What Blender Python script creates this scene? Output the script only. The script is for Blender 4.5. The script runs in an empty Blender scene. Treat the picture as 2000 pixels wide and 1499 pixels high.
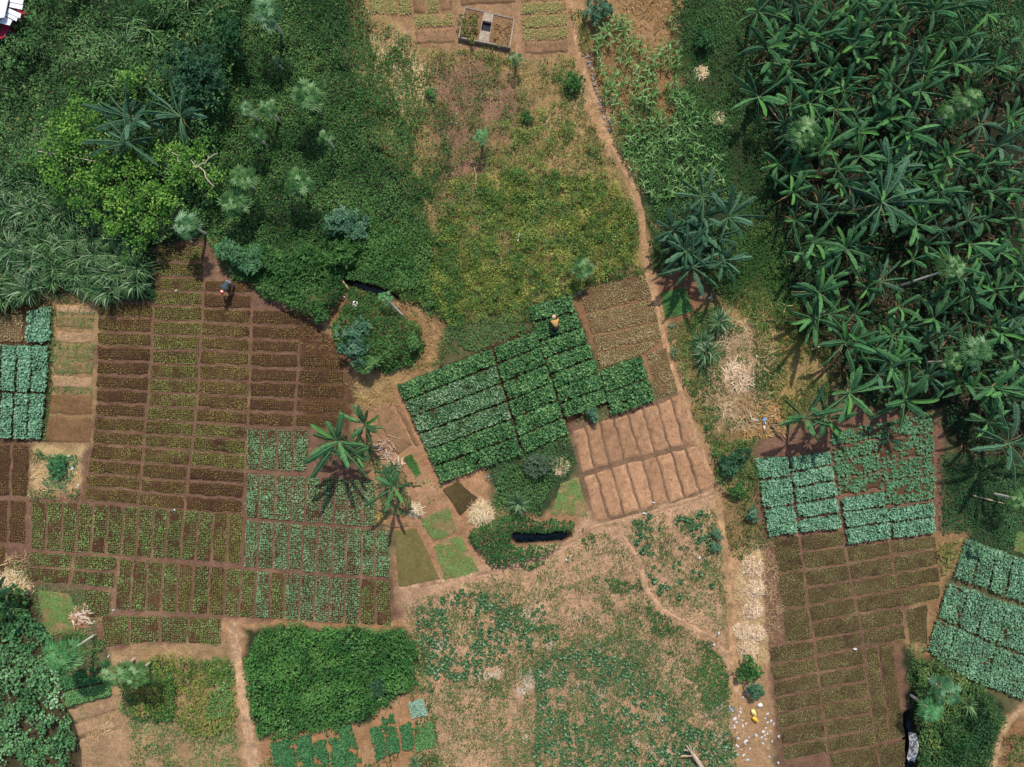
import bpy, math, random
import numpy as np
from mathutils import Vector

random.seed(7)
RNG = np.random.default_rng(11)
S = 33.333          # photo pixels per metre on the ground
H = 46.0            # height of the camera above the ground
C = bpy.context.scene.collection


def P(px, py, z=0.0):
    """ground plan: photo pixel -> world point at height z"""
    k = (H - z) / H / S
    return np.array([(px - 1000.0) * k, (749.5 - py) * k, z])


def PX(px, py, z):
    k = (H - z) / H / S
    return np.stack([(px - 1000.0) * k, (749.5 - py) * k, z + 0 * px], -1)


# ------------------------------------------------------------------ noise
def _hash(ix, iy, seed):
    n = (ix * 374761393 + iy * 668265263 + seed * 974634777) & 0xFFFFFFFF
    n = ((n ^ (n >> 13)) * 1274126177) & 0xFFFFFFFF
    return ((n ^ (n >> 16)) & 0xFFFF) / 65535.0


def vnoise(x, y, seed=0):
    ix = np.floor(x).astype(np.int64); iy = np.floor(y).astype(np.int64)
    fx = x - ix; fy = y - iy
    fx = fx * fx * (3 - 2 * fx); fy = fy * fy * (3 - 2 * fy)
    a = _hash(ix, iy, seed); b = _hash(ix + 1, iy, seed)
    c = _hash(ix, iy + 1, seed); d = _hash(ix + 1, iy + 1, seed)
    return (a * (1 - fx) + b * fx) * (1 - fy) + (c * (1 - fx) + d * fx) * fy


def fbm(x, y, scale, seed=0, octs=4, gain=.55):
    x = np.asarray(x, float) / scale; y = np.asarray(y, float) / scale
    t = 0; a = 1; s = 0
    for o in range(octs):
        t = t + a * vnoise(x * 2 ** o + 17.3 * o, y * 2 ** o - 9.1 * o, seed + o * 31); s += a; a *= gain
    return np.clip((t / s - .5) * 1.7 + .5, 0, 1)


def inpoly(x, y, poly):
    p = np.asarray(poly, float); n = len(p)
    r = np.zeros(np.shape(x), bool)
    for i in range(n):
        x0, y0 = p[i]; x1, y1 = p[(i + 1) % n]
        if y0 == y1: continue
        c = ((y0 > y) != (y1 > y)) & (x < (x1 - x0) * (y - y0) / (y1 - y0) + x0)
        r ^= c
    return r


def sdist(x, y, poly):
    """distance in px to the polygon, negative inside"""
    p = np.asarray(poly, float); n = len(p)
    d = np.full(np.shape(x), 1e9)
    for i in range(n):
        a = p[i]; b = p[(i + 1) % n]; e = b - a
        t = np.clip(((x - a[0]) * e[0] + (y - a[1]) * e[1]) / (e @ e + 1e-9), 0, 1)
        d = np.minimum(d, np.hypot(x - a[0] - t * e[0], y - a[1] - t * e[1]))
    return np.where(inpoly(x, y, p), -d, d)


def ldist(x, y, line):
    p = np.asarray(line, float); d = np.full(np.shape(x), 1e9)
    for a, b in zip(p[:-1], p[1:]):
        e = b - a
        t = np.clip(((x - a[0]) * e[0] + (y - a[1]) * e[1]) / (e @ e + 1e-9), 0, 1)
        d = np.minimum(d, np.hypot(x - a[0] - t * e[0], y - a[1] - t * e[1]))
    return d


# ------------------------------------------------------------------ meshes
def mesh(name, V, F, col=None, mat=None, parent=None, smooth=False):
    """F: one (k,n) int array or a list of such arrays"""
    V = np.asarray(V, float).reshape(-1, 3)
    Fs = [np.asarray(f, np.int64) for f in (F if isinstance(F, list) else [F])]
    Fs = [f for f in Fs if len(f)]
    me = bpy.data.meshes.new(name)
    me.vertices.add(len(V)); me.vertices.foreach_set('co', V.astype(np.float32).ravel())
    loops = np.concatenate([f.ravel() for f in Fs]).astype(np.int32)
    tot = np.concatenate([np.full(len(f), f.shape[1]) for f in Fs]).astype(np.int32)
    start = np.concatenate([[0], np.cumsum(tot)[:-1]]).astype(np.int32)
    me.loops.add(len(loops)); me.loops.foreach_set('vertex_index', loops)
    me.polygons.add(len(tot)); me.polygons.foreach_set('loop_start', start)
    me.polygons.foreach_set('use_smooth', np.full(len(tot), smooth))
    me.update(calc_edges=True)
    if col is not None:
        a = me.color_attributes.new('Col', 'FLOAT_COLOR', 'POINT')
        c = np.asarray(col, float)
        if c.ndim == 1: c = np.tile(c, (len(V), 1))
        c = np.concatenate([np.clip(c, 0, 1), np.ones((len(V), 1))], 1)
        a.data.foreach_set('color', c.astype(np.float32).ravel())
    if mat: me.materials.append(mat)
    o = bpy.data.objects.new(name, me); C.objects.link(o)
    if parent: o.parent = parent
    return o


class MB:
    """collects shapes with vertex colours into one mesh"""
    def __init__(s): s.v = []; s.q = []; s.t = []; s.c = []; s.n = 0
    def add(s, V, F, col):
        V = np.asarray(V, float).reshape(-1, 3); F = np.asarray(F, np.int64)
        (s.q if F.shape[1] == 4 else s.t).append(F + s.n)
        c = np.asarray(col, float)
        if c.ndim == 1: c = np.tile(c, (len(V), 1))
        s.v.append(V); s.c.append(c); s.n += len(V)
    def merge(s, VFC): s.add(*VFC)
    def box(s, lo, hi, col):
        x0, y0, z0 = lo; x1, y1, z1 = hi
        V = [(x0, y0, z0), (x1, y0, z0), (x1, y1, z0), (x0, y1, z0), (x0, y0, z1), (x1, y0, z1), (x1, y1, z1), (x0, y1, z1)]
        s.add(V, BOXF, col)
    def slab(s, pts, z0, z1, col):
        """4 plan points (counter-clockwise) extruded"""
        V = [(p[0], p[1], z0) for p in pts] + [(p[0], p[1], z1) for p in pts]
        s.add(V, BOXF, col)
    def tube(s, pts, rad, col, n=7, cap=True):
        pts = np.asarray(pts, float); m = len(pts)
        rad = np.broadcast_to(np.asarray(rad, float), (m,))
        T = np.gradient(pts, axis=0); T /= np.linalg.norm(T, axis=1)[:, None] + 1e-9
        up = np.where(np.abs(T[:, 2:3]) > .9, [[1., 0, 0]], [[0, 0, 1.]])
        A = np.cross(T, up); A /= np.linalg.norm(A, axis=1)[:, None]; B = np.cross(T, A)
        a = np.arange(n) * 2 * math.pi / n
        V = pts[:, None] + rad[:, None, None] * (A[:, None] * np.cos(a)[None, :, None] + B[:, None] * np.sin(a)[None, :, None])
        i, j = np.meshgrid(np.arange(m - 1), np.arange(n), indexing='ij')
        F = np.stack([i * n + j, i * n + (j + 1) % n, (i + 1) * n + (j + 1) % n, (i + 1) * n + j], -1).reshape(-1, 4)
        s.add(V.reshape(-1, 3), F, np.repeat(col, n, 0) if np.ndim(col) == 2 else col)
        if cap:
            for k, r in ((0, V[0]), (m - 1, V[-1])):
                W = np.concatenate([[pts[k]], r]); jj = np.arange(n)
                s.add(W, np.stack([0 * jj, 1 + jj, 1 + (jj + 1) % n], -1), col[k] if np.ndim(col) == 2 else col)
    def build(s, name, mat, parent=None, smooth=False):
        F = []
        if s.q: F.append(np.concatenate(s.q))
        if s.t: F.append(np.concatenate(s.t))
        return mesh(name, np.concatenate(s.v), F, np.concatenate(s.c), mat, parent, smooth)


BOXF = np.array([(0, 3, 2, 1), (4, 5, 6, 7), (0, 1, 5, 4), (1, 2, 6, 5), (2, 3, 7, 6), (3, 0, 4, 7)])


def tag(o, label=None, cat=None, group=None, kind=None):
    if label: o['label'] = label
    if cat: o['category'] = cat
    if group: o['group'] = group
    if kind: o['kind'] = kind
    return o


def thing(name, label, cat, loc=(0, 0, 0), rz=0.0, group=None):
    o = bpy.data.objects.new(name, None); C.objects.link(o)
    o.location = loc; o.rotation_euler = (0, 0, rz); o.empty_display_size = .2
    return tag(o, label, cat, group)


def copy_tree(o, parent=None):
    c = o.copy(); C.objects.link(c)
    if parent: c.parent = parent
    for ch in o.children: copy_tree(ch, c)
    return c


# ------------------------------------------------------------------ leaf shapes
def leaves(p, az, el, L, W, col, fold=.2, droop=0., roll=0.):
    """kite-shaped leaves, one quad each"""
    p = np.asarray(p, float); N = len(p)
    az, el, L, W, droop, roll, fold = [np.broadcast_to(np.asarray(q, float), (N,))[:, None] for q in (az, el, L, W, droop, roll, fold)]
    d = np.concatenate([np.cos(az) * np.cos(el), np.sin(az) * np.cos(el), np.sin(el)], 1)
    s = np.concatenate([-np.sin(az), np.cos(az), 0 * az], 1)
    n = np.cross(d, s)
    s, n = s * np.cos(roll) + n * np.sin(roll), n * np.cos(roll) - s * np.sin(roll)
    m = p + d * L * .48
    V = np.stack([p, m - s * W / 2 + n * fold * W, p + d * L - n * droop * L, m + s * W / 2 + n * fold * W], 1)
    F = np.arange(4 * N).reshape(N, 4)
    c = np.repeat(np.broadcast_to(col, (N, 3)), 4, 0)
    return V.reshape(-1, 3), F, c


def blades(p, az, el, L, W, col, curl=1.2, seg=3, tipcol=None):
    """arching grass blades"""
    p = np.asarray(p, float); N = len(p)
    az, el, L, W, curl = [np.broadcast_to(np.asarray(q, float), (N,)) for q in (az, el, L, W, curl)]
    s = np.stack([-np.sin(az), np.cos(az), 0 * az], 1)
    pts = [p]; e = el.copy(); q = p.copy()
    for k in range(seg):
        d = np.stack([np.cos(az) * np.cos(e), np.sin(az) * np.cos(e), np.sin(e)], 1)
        q = q + d * (L / seg)[:, None]; pts.append(q); e = e - curl / seg
    ws = [.55, 1., .75, .12] if seg == 3 else list(np.concatenate([[.55], np.linspace(1, .1, seg)]))
    V = []
    for k in range(seg + 1):
        w = (W * ws[k] / 2)[:, None]
        V += [pts[k] - s * w, pts[k] + s * w]
    V = np.stack(V, 1); M = 2 * (seg + 1)
    b = (np.arange(N) * M)[:, None]
    F = np.concatenate([b + np.array([[2 * k, 2 * k + 2, 2 * k + 3, 2 * k + 1]]) for k in range(seg)], 0)
    col = np.broadcast_to(col, (N, 3))
    c = np.repeat(col[:, None], M, 1).copy()
    if tipcol is not None: c[:, -2:] = c[:, -2:] * .4 + np.asarray(tipcol) * .6
    return V.reshape(-1, 3), F, c.reshape(-1, 3)


def ramp(pal, t):
    pal = np.asarray(pal, float); t = np.clip(t, 0, .9999) * (len(pal) - 1)
    i = t.astype(int); f = (t - i)[:, None]
    return pal[i] * (1 - f) + pal[i + 1] * f


# ------------------------------------------------------------------ materials
def new_mat(name):
    m = bpy.data.materials.new(name); m.use_nodes = True
    return m, m.node_tree, m.node_tree.nodes['Principled BSDF']


def leaf_mat(name, rough=.6, spec=.12, trans=.25):
    m, t, b = new_mat(name)
    a = t.nodes.new('ShaderNodeAttribute'); a.attribute_name = 'Col'
    t.links.new(a.outputs['Color'], b.inputs['Base Color'])
    b.inputs['Roughness'].default_value = rough; b.inputs['Specular IOR Level'].default_value = spec
    tr = t.nodes.new('ShaderNodeBsdfTranslucent'); mix = t.nodes.new('ShaderNodeMixShader')
    hs = t.nodes.new('ShaderNodeHueSaturation'); hs.inputs['Value'].default_value = 1.3; hs.inputs['Hue'].default_value = .485
    t.links.new(a.outputs['Color'], hs.inputs['Color']); t.links.new(hs.outputs['Color'], tr.inputs['Color'])
    mix.inputs[0].default_value = trans
    t.links.new(b.outputs[0], mix.inputs[1]); t.links.new(tr.outputs[0], mix.inputs[2])
    t.links.new(mix.outputs[0], t.nodes['Material Output'].inputs['Surface'])
    return m


def soil_mat(name, rough=.95, scales=(2.2, 9., 34.), amt=.55, bump=.5, bumpscale=26.):
    m, t, b = new_mat(name)
    a = t.nodes.new('ShaderNodeAttribute'); a.attribute_name = 'Col'
    g = t.nodes.new('ShaderNodeNewGeometry'); prev = None
    for i, s in enumerate(scales):
        n = t.nodes.new('ShaderNodeTexNoise'); n.inputs['Scale'].default_value = s; n.inputs['Detail'].default_value = 4
        n.inputs['Roughness'].default_value = .65
        t.links.new(g.outputs['Position'], n.inputs['Vector'])
        r = t.nodes.new('ShaderNodeMapRange'); r.inputs['From Min'].default_value = .3; r.inputs['From Max'].default_value = .7
        k = amt * (.5, .6, .8)[i]
        r.inputs['To Min'].default_value = 1 - k; r.inputs['To Max'].default_value = 1 + k * .9
        t.links.new(n.outputs['Fac'], r.inputs['Value'])
        if prev is None: prev = r.outputs[0]
        else:
            mu = t.nodes.new('ShaderNodeMath'); mu.operation = 'MULTIPLY'
            t.links.new(prev, mu.inputs[0]); t.links.new(r.outputs[0], mu.inputs[1]); prev = mu.outputs[0]
    v = t.nodes.new('ShaderNodeVectorMath'); v.operation = 'SCALE'
    t.links.new(a.outputs['Color'], v.inputs[0]); t.links.new(prev, v.inputs['Scale'])
    t.links.new(v.outputs[0], b.inputs['Base Color'])
    b.inputs['Roughness'].default_value = rough; b.inputs['Specular IOR Level'].default_value = .15
    n = t.nodes.new('ShaderNodeTexNoise'); n.inputs['Scale'].default_value = bumpscale; n.inputs['Detail'].default_value = 5
    t.links.new(g.outputs['Position'], n.inputs['Vector'])
    bp = t.nodes.new('ShaderNodeBump'); bp.inputs['Strength'].default_value = bump; bp.inputs['Distance'].default_value = .06
    t.links.new(n.outputs['Fac'], bp.inputs['Height']); t.links.new(bp.outputs[0], b.inputs['Normal'])
    return m


def plain_mat(name, rough=.6, spec=.4, amt=.15, scale=14., metal=0.):
    m, t, b = new_mat(name)
    a = t.nodes.new('ShaderNodeAttribute'); a.attribute_name = 'Col'
    tc = t.nodes.new('ShaderNodeTexCoord'); n = t.nodes.new('ShaderNodeTexNoise'); n.inputs['Scale'].default_value = scale; n.inputs['Detail'].default_value = 5
    t.links.new(tc.outputs['Object'], n.inputs['Vector'])
    r = t.nodes.new('ShaderNodeMapRange'); r.inputs['From Min'].default_value = .3; r.inputs['From Max'].default_value = .7
    r.inputs['To Min'].default_value = 1 - amt; r.inputs['To Max'].default_value = 1 + amt
    t.links.new(n.outputs['Fac'], r.inputs['Value'])
    v = t.nodes.new('ShaderNodeVectorMath'); v.operation = 'SCALE'
    t.links.new(a.outputs['Color'], v.inputs[0]); t.links.new(r.outputs[0], v.inputs['Scale'])
    t.links.new(v.outputs[0], b.inputs['Base Color'])
    b.inputs['Roughness'].default_value = rough; b.inputs['Specular IOR Level'].default_value = spec; b.inputs['Metallic'].default_value = metal
    return m


M_LEAF = leaf_mat('foliage')
M_WAX = leaf_mat('waxy_leaf', rough=.55, spec=.14, trans=.18)
M_STRAW = leaf_mat('dry_straw', rough=.8, spec=.15, trans=.12)
M_SOIL = soil_mat('soil')
M_BED = soil_mat('bed_soil', scales=(3., 13., 45.), amt=.5, bump=.7, bumpscale=32.)
M_BARK = plain_mat('bark', .85, .2, .3, 22.)
M_STONE = plain_mat('stone', .9, .2, .3, 9.)
M_CLOTH = plain_mat('cloth', .85, .15, .2, 25.)
M_PLASTIC = plain_mat('plastic', .45, .4, .1, 9.)
M_PAINT = plain_mat('painted_metal', .5, .35, .07, 5.)
m, t, b = new_mat('dark_water'); M_WATER = m
b.inputs['Base Color'].default_value = (.006, .012, .018, 1); b.inputs['Roughness'].default_value = .12; b.inputs['Specular IOR Level'].default_value = .35
nz = t.nodes.new('ShaderNodeTexNoise'); nz.inputs['Scale'].default_value = 6
bp = t.nodes.new('ShaderNodeBump'); bp.inputs['Strength'].default_value = .05
t.links.new(nz.outputs['Fac'], bp.inputs['Height']); t.links.new(bp.outputs[0], b.inputs['Normal'])

# ------------------------------------------------------------------ colours (albedo)
A_ = np.array
TAN = A_([.375, .225, .13]); PALE = A_([.50, .31, .17]); ORANGE = A_([.30, .155, .07])
RED = A_([.185, .10, .063]); DARK = A_([.074, .037, .018]); MID = A_([.12, .058, .032])
UNDER = A_([.022, .034, .014]); DRY = A_([.27, .18, .075]); STRAW = A_([.55, .39, .20]); OLIVE = A_([.12, .105, .04])

# ------------------------------------------------------------------ ground
POND1 = [(668, 548), (700, 560), (735, 576), (768, 592), (776, 582), (762, 570), (720, 556), (690, 548)]
POND2 = [(1002, 1044), (1020, 1043), (1060, 1046), (1100, 1040), (1112, 1046), (1100, 1058), (1060, 1060), (1010, 1064), (1001, 1056)]
DITCH = [(1771, 1396), (1780, 1392), (1788, 1420), (1791, 1470), (1786, 1520), (1770, 1520), (1769, 1450)]
PATHS = {
    'right': [(1122, -40), (1122, 40), (1130, 110), (1150, 165), (1172, 225), (1195, 285), (1222, 335), (1246, 388), (1256, 440), (1258, 495), (1268, 550), (1284, 610), (1300, 672), (1320, 740), (1345, 815), (1372, 885), (1396, 950), (1408, 1010), (1420, 1090), (1428, 1160), (1430, 1240), (1432, 1310), (1440, 1360)],
    'left': [(452, 1216), (462, 1262), (468, 1330), (478, 1400), (490, 1450), (498, 1540)],
    'corner': [(1935, 1540), (1942, 1490), (1952, 1450), (1972, 1410), (2010, 1372), (2060, 1340)],
    'loop': [(760, 585), (800, 596), (835, 620), (852, 660), (842, 700), (806, 732), (770, 752), (752, 768)],
    'field': [(1200, 1035), (1225, 1060), (1250, 1098), (1262, 1150), (1292, 1190), (1345, 1222), (1395, 1246), (1420, 1285), (1432, 1340)],
    'field_top': [(780, 1150), (870, 1135), (960, 1115), (1060, 1090), (1160, 1030), (1260, 1005), (1395, 962)],
}
PAINT = [
    # polygon, colour, feather, mottling colour, mottle scale
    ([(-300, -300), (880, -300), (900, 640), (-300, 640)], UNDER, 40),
    ([(690, -60), (1180, -60), (1170, 100), (1250, 380), (1260, 540), (1120, 590), (880, 620), (830, 400), (720, 220), (700, 60)], DRY * 1.05, 45),
    ([(830, 130), (960, 110), (1040, 200), (960, 300), (930, 420), (860, 400), (840, 260)], A_([.22, .125, .075]), 50),
    ([(690, 85), (790, 90), (830, 160), (800, 230), (730, 190)], A_([.50, .36, .19]), 40),
    ([(1110, -60), (1330, -60), (1320, 240), (1180, 290), (1150, 150)], A_([.24, .135, .06]), 30),
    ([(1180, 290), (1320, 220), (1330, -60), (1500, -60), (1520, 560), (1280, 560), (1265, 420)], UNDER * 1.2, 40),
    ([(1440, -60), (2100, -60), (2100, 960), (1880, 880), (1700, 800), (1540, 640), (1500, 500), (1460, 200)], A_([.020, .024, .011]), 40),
    ([(1260, 540), (1380, 530), (1400, 600), (1300, 640)], A_([.17, .085, .045]), 20),
    ([(1290, 640), (1480, 560), (1640, 720), (1500, 860), (1360, 850)], A_([.24, .16, .06]), 40),
    ([(1390, 640), (1470, 620), (1510, 700), (1480, 830), (1390, 840), (1370, 760)], A_([.27, .19, .10]), 30),
    ([(600, 560), (760, 560), (860, 620), (860, 700), (740, 780), (640, 740)], A_([.19, .105, .05]), 25),
    ([(560, 590), (650, 620), (690, 690), (610, 690)], A_([.34, .225, .10]), 15),
    ([(640, 740), (760, 730), (790, 800), (700, 800)], A_([.27, .175, .07]), 18),
    ([(40, 575), (310, 590), (300, 480), (420, 470), (600, 610), (690, 690), (680, 840), (700, 930), (770, 1130), (790, 1225), (440, 1275), (190, 1270), (50, 1150), (50, 980), (160, 880), (180, 620)], RED * .8, 10),
    ([(90, 580), (192, 590), (182, 880), (80, 870)], A_([.25, .16, .075]), 12),
    ([(-300, 850), (62, 860), (60, 1120), (-300, 1120)], RED * .8, 8),
    ([(62, 868), (165, 872), (158, 965), (60, 972)], A_([.36, .25, .12]), 10),
    ([(-300, 595), (100, 600), (95, 865), (-300, 865)], DARK, 6),
    ([(500, 530), (700, 700), (690, 840), (600, 840), (580, 620)], DARK * 1.1, 10),
    ([(690, 780), (790, 760), (880, 940), (960, 900), (1100, 840), (1150, 1020), (1060, 1100), (780, 1150), (760, 1020), (720, 930)], A_([.30, .165, .085]), 18),
    ([(771, 752), (962, 676), (1040, 643), (1028, 598), (1116, 569), (1190, 785), (1118, 852), (860, 946)], DARK * .7, 5),
    ([(945, 885), (1115, 850), (1130, 930), (1060, 1010), (960, 1000)], UNDER * 1.6, 15),
    ([(1100, 560), (1265, 525), (1330, 765), (1180, 720)], A_([.21, .115, .055]), 8),
    ([(1110, 830), (1340, 765), (1400, 955), (1158, 1022)], TAN * .45, 6),
    ([(780, 1150), (1150, 1020), (1410, 960), (1440, 1340), (1500, 1540), (780, 1540)], TAN, 25),
    ([(1390, 950), (1510, 960), (1530, 1250), (1500, 1540), (1430, 1540)], A_([.30, .18, .09]), 15),
    ([(1390, 860), (1480, 860), (1500, 1060), (1440, 1080), (1400, 960)], A_([.20, .125, .055]), 20),
    ([(1440, 1080), (1510, 1060), (1535, 1240), (1505, 1290), (1440, 1300)], STRAW * .85, 14),
    ([(1466, 870), (1640, 800), (1840, 800), (1850, 1260), (1790, 1540), (1520, 1540), (1495, 1260)], RED * .85, 8),
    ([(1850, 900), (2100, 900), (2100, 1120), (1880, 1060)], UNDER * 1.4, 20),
    ([(1820, 1040), (1890, 1040), (1850, 1150), (1820, 1280), (1750, 1280)], A_([.22, .13, .06]), 12),
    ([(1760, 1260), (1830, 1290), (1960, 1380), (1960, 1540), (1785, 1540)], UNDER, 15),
    ([(1965, 1400), (2100, 1330), (2100, 1540), (1945, 1540)], A_([.22, .12, .055]), 15),
    ([(430, 1205), (800, 1225), (820, 1340), (850, 1540), (480, 1540), (440, 1300)], A_([.30, .165, .08]), 15),
    ([(475, 1225), (800, 1235), (800, 1345), (720, 1410), (500, 1445)], UNDER * 1.3, 10),
    ([(100, 1260), (460, 1255), (480, 1540), (150, 1540)], A_([.28, .18, .09]), 15),
    ([(-300, 1190), (70, 1150), (150, 1280), (160, 1540), (-300, 1540)], A_([.055, .045, .022]), 20),
    ([(60, 1140), (160, 1150), (210, 1270), (220, 1380), (120, 1390)], A_([.11, .09, .045]), 12),
    ([(700, -60), (900, -60), (900, 95), (800, 95)], A_([.27, .16, .08]), 12),
    ([(880, -60), (1120, -60), (1125, 112), (1010, 110), (890, 90)], A_([.29, .17, .09]), 12),
]


def axis(lo, hi, step, far):
    a = list(np.arange(lo, hi + step / 2, step)); d = step
    while a[-1] < far: d *= 1.5; a.append(a[-1] + d)
    d = step
    while a[0] > -far: d *= 1.5; a.insert(0, a[0] - d)
    return np.array(a)


def ground_colour(px, py):
    wx = px + (fbm(px, py, 46, 3) - .5) * 34 + (fbm(px, py, 12, 6, 2) - .5) * 9; wy = py + (fbm(px, py, 46, 4) - .5) * 34 + (fbm(px, py, 12, 7, 2) - .5) * 9
    col = np.tile(A_([.10, .09, .04]), (px.size, 1))
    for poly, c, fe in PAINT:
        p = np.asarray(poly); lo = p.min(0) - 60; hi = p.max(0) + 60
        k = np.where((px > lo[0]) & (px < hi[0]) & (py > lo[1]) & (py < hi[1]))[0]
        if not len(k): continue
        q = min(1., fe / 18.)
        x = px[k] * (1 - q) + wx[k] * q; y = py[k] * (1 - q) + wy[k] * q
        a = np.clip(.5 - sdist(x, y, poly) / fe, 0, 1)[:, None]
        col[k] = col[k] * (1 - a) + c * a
    for nm, line in PATHS.items():
        d = ldist(wx, wy, line); w = {'right': 15, 'left': 17, 'corner': 12, 'loop': 19, 'field': 9, 'field_top': 12}[nm]
        a = np.clip(1.15 - d / w, 0, 1)[:, None] * .9
        c = {'right': A_([.36, .21, .105]), 'left': A_([.40, .25, .14]), 'corner': A_([.33, .21, .11]), 'loop': A_([.26, .16, .07]), 'field': TAN * 1.1, 'field_top': TAN * 1.08}[nm]
        col = col * (1 - a) + c * a
    f = fbm(px, py, 90, 21); g = fbm(px, py, 26, 22)
    col = col * (0.78 + .24 * f + .22 * g)[:, None]
    dirt = np.clip((fbm(px, py, 60, 30) - .62) * 3, 0, 1)[:, None]
    col = col * (1 - .3 * dirt) + A_([.42, .27, .15]) * .3 * dirt * np.clip(col[:, :1] * 5, 0, 1)
    # whitish ash-like patches of the open field
    ash = np.clip((fbm(px, py, 30, 77) - .70) * 5, 0, 1) * np.clip(-sdist(px, py, [(800, 1160), (1100, 1180), (1440, 1330), (1440, 1500), (1000, 1500), (830, 1330)]) / 30, 0, 1)
    col = col * (1 - .5 * ash[:, None]) + A_([.58, .49, .40]) * .5 * ash[:, None]
    return col


def build_ground():
    xs = axis(-33.5, 33.5, .125, 400.); ys = axis(-25.5, 25.5, .125, 400.)
    X, Y = np.meshgrid(xs, ys); nx = len(xs); ny = len(ys)
    px = X.ravel() * S + 1000; py = 749.5 - Y.ravel() * S
    z = (fbm(px, py, 40, 50) - .5) * .025
    inb = (np.abs(X.ravel()) < 34) & (np.abs(Y.ravel()) < 26)
    for poly, dep in ((POND1, 1.1), (POND2, 1.1), (DITCH, .8)):
        k = np.where(inb)[0]
        d = sdist(px[k], py[k], poly)
        z[k] -= dep * np.clip(.5 - d / 14, 0, 1)
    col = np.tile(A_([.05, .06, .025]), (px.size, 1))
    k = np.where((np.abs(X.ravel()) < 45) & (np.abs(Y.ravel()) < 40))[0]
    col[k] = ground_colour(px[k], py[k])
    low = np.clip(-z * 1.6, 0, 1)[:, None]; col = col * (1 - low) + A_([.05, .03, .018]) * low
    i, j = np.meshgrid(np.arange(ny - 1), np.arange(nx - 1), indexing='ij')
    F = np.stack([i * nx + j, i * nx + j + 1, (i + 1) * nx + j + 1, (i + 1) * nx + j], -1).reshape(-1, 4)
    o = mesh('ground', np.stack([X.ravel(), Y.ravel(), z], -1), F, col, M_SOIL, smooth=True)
    tag(o, 'brown garden soil under the plots and vegetation', 'ground', kind='structure')
    for nm, poly, zz in (('water', POND1, -.62), ('water', POND2, -.55), ('water', DITCH, -.45)):
        q = np.asarray(poly, float); c = q.mean(0); q = c + (q - c) * 1.12
        V = np.array([P(a, b, zz) for a, b in q] + [P(c[0], c[1], zz)]); n = len(q)
        F = np.array([[n, (k + 1) % n, k] for k in range(n)])
        w = mesh('water', V, F, None, M_WATER)
        tag(w, {0: 'dark water in the ditch above the overgrown round island', 1: 'dark pond water in the slot amid green creepers', 2: 'dark water in the narrow ditch beside the brown beds'}[[POND1, POND2, DITCH].index(poly)], 'water', kind='structure')
    lab = {'right': 'long tan footpath curving down past the meadow and tan beds', 'left': 'short tan footpath beside the dense green bean plot',
           'corner': 'thin tan footpath in the bottom right corner', 'loop': 'straw strewn footpath curving round the overgrown island',
           'field': 'narrow winding track across the sparse field', 'field_top': 'tan track along the upper edge of the sparse field'}
    for nm, line in PATHS.items():
        p = np.asarray(line, float); seg = np.hypot(*np.diff(p, axis=0).T); s = np.concatenate([[0], np.cumsum(seg)])
        n = int(s[-1] / 4); u = np.linspace(0, s[-1], n)
        x = np.interp(u, s, p[:, 0]); y = np.interp(u, s, p[:, 1])
        for _ in range(6):
            x[1:-1] = (x[:-2] + 2 * x[1:-1] + x[2:]) / 4; y[1:-1] = (y[:-2] + 2 * y[1:-1] + y[2:]) / 4
        tx = np.gradient(x); ty = np.gradient(y); l = np.hypot(tx, ty); nxx = -ty / l; nyy = tx / l
        w = {'right': 4.5, 'left': 7, 'corner': 4.5, 'loop': 5, 'field': 2.5, 'field_top': 3.5}[nm]
        rows = []
        for q in (-1, -.5, 0, .5, 1):
            ww = w * q * (.75 + .8 * fbm(u, 0 * u + q * 50, 28, 90, 3))
            rows.append(np.stack([x + nxx * ww, y + nyy * ww], -1))
        R = np.stack(rows, 1); V = PX(R[..., 0].ravel(), R[..., 1].ravel(), .022 + 0 * R[..., 0].ravel())
        V[:, 2] -= np.tile([.016, 0, 0, 0, .016], n)
        c = {'right': A_([.40, .24, .125]), 'left': A_([.43, .27, .155]), 'corner': A_([.36, .23, .125]), 'loop': A_([.27, .165, .075]), 'field': TAN * 1.1, 'field_top': TAN * 1.08}[nm]
        cc = c * (.62 + .7 * fbm(R[..., 0].ravel(), R[..., 1].ravel(), 16, 15))[:, None]
        i, j = np.meshgrid(np.arange(n - 1), np.arange(4), indexing='ij')
        F = np.stack([i * 5 + j, i * 5 + j + 1, (i + 1) * 5 + j + 1, (i + 1) * 5 + j], -1).reshape(-1, 4)
        o = mesh('path', V, F[:, ::-1], cc, M_SOIL, smooth=True)
        tag(o, lab[nm], 'path', kind='structure')


build_ground()

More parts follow.
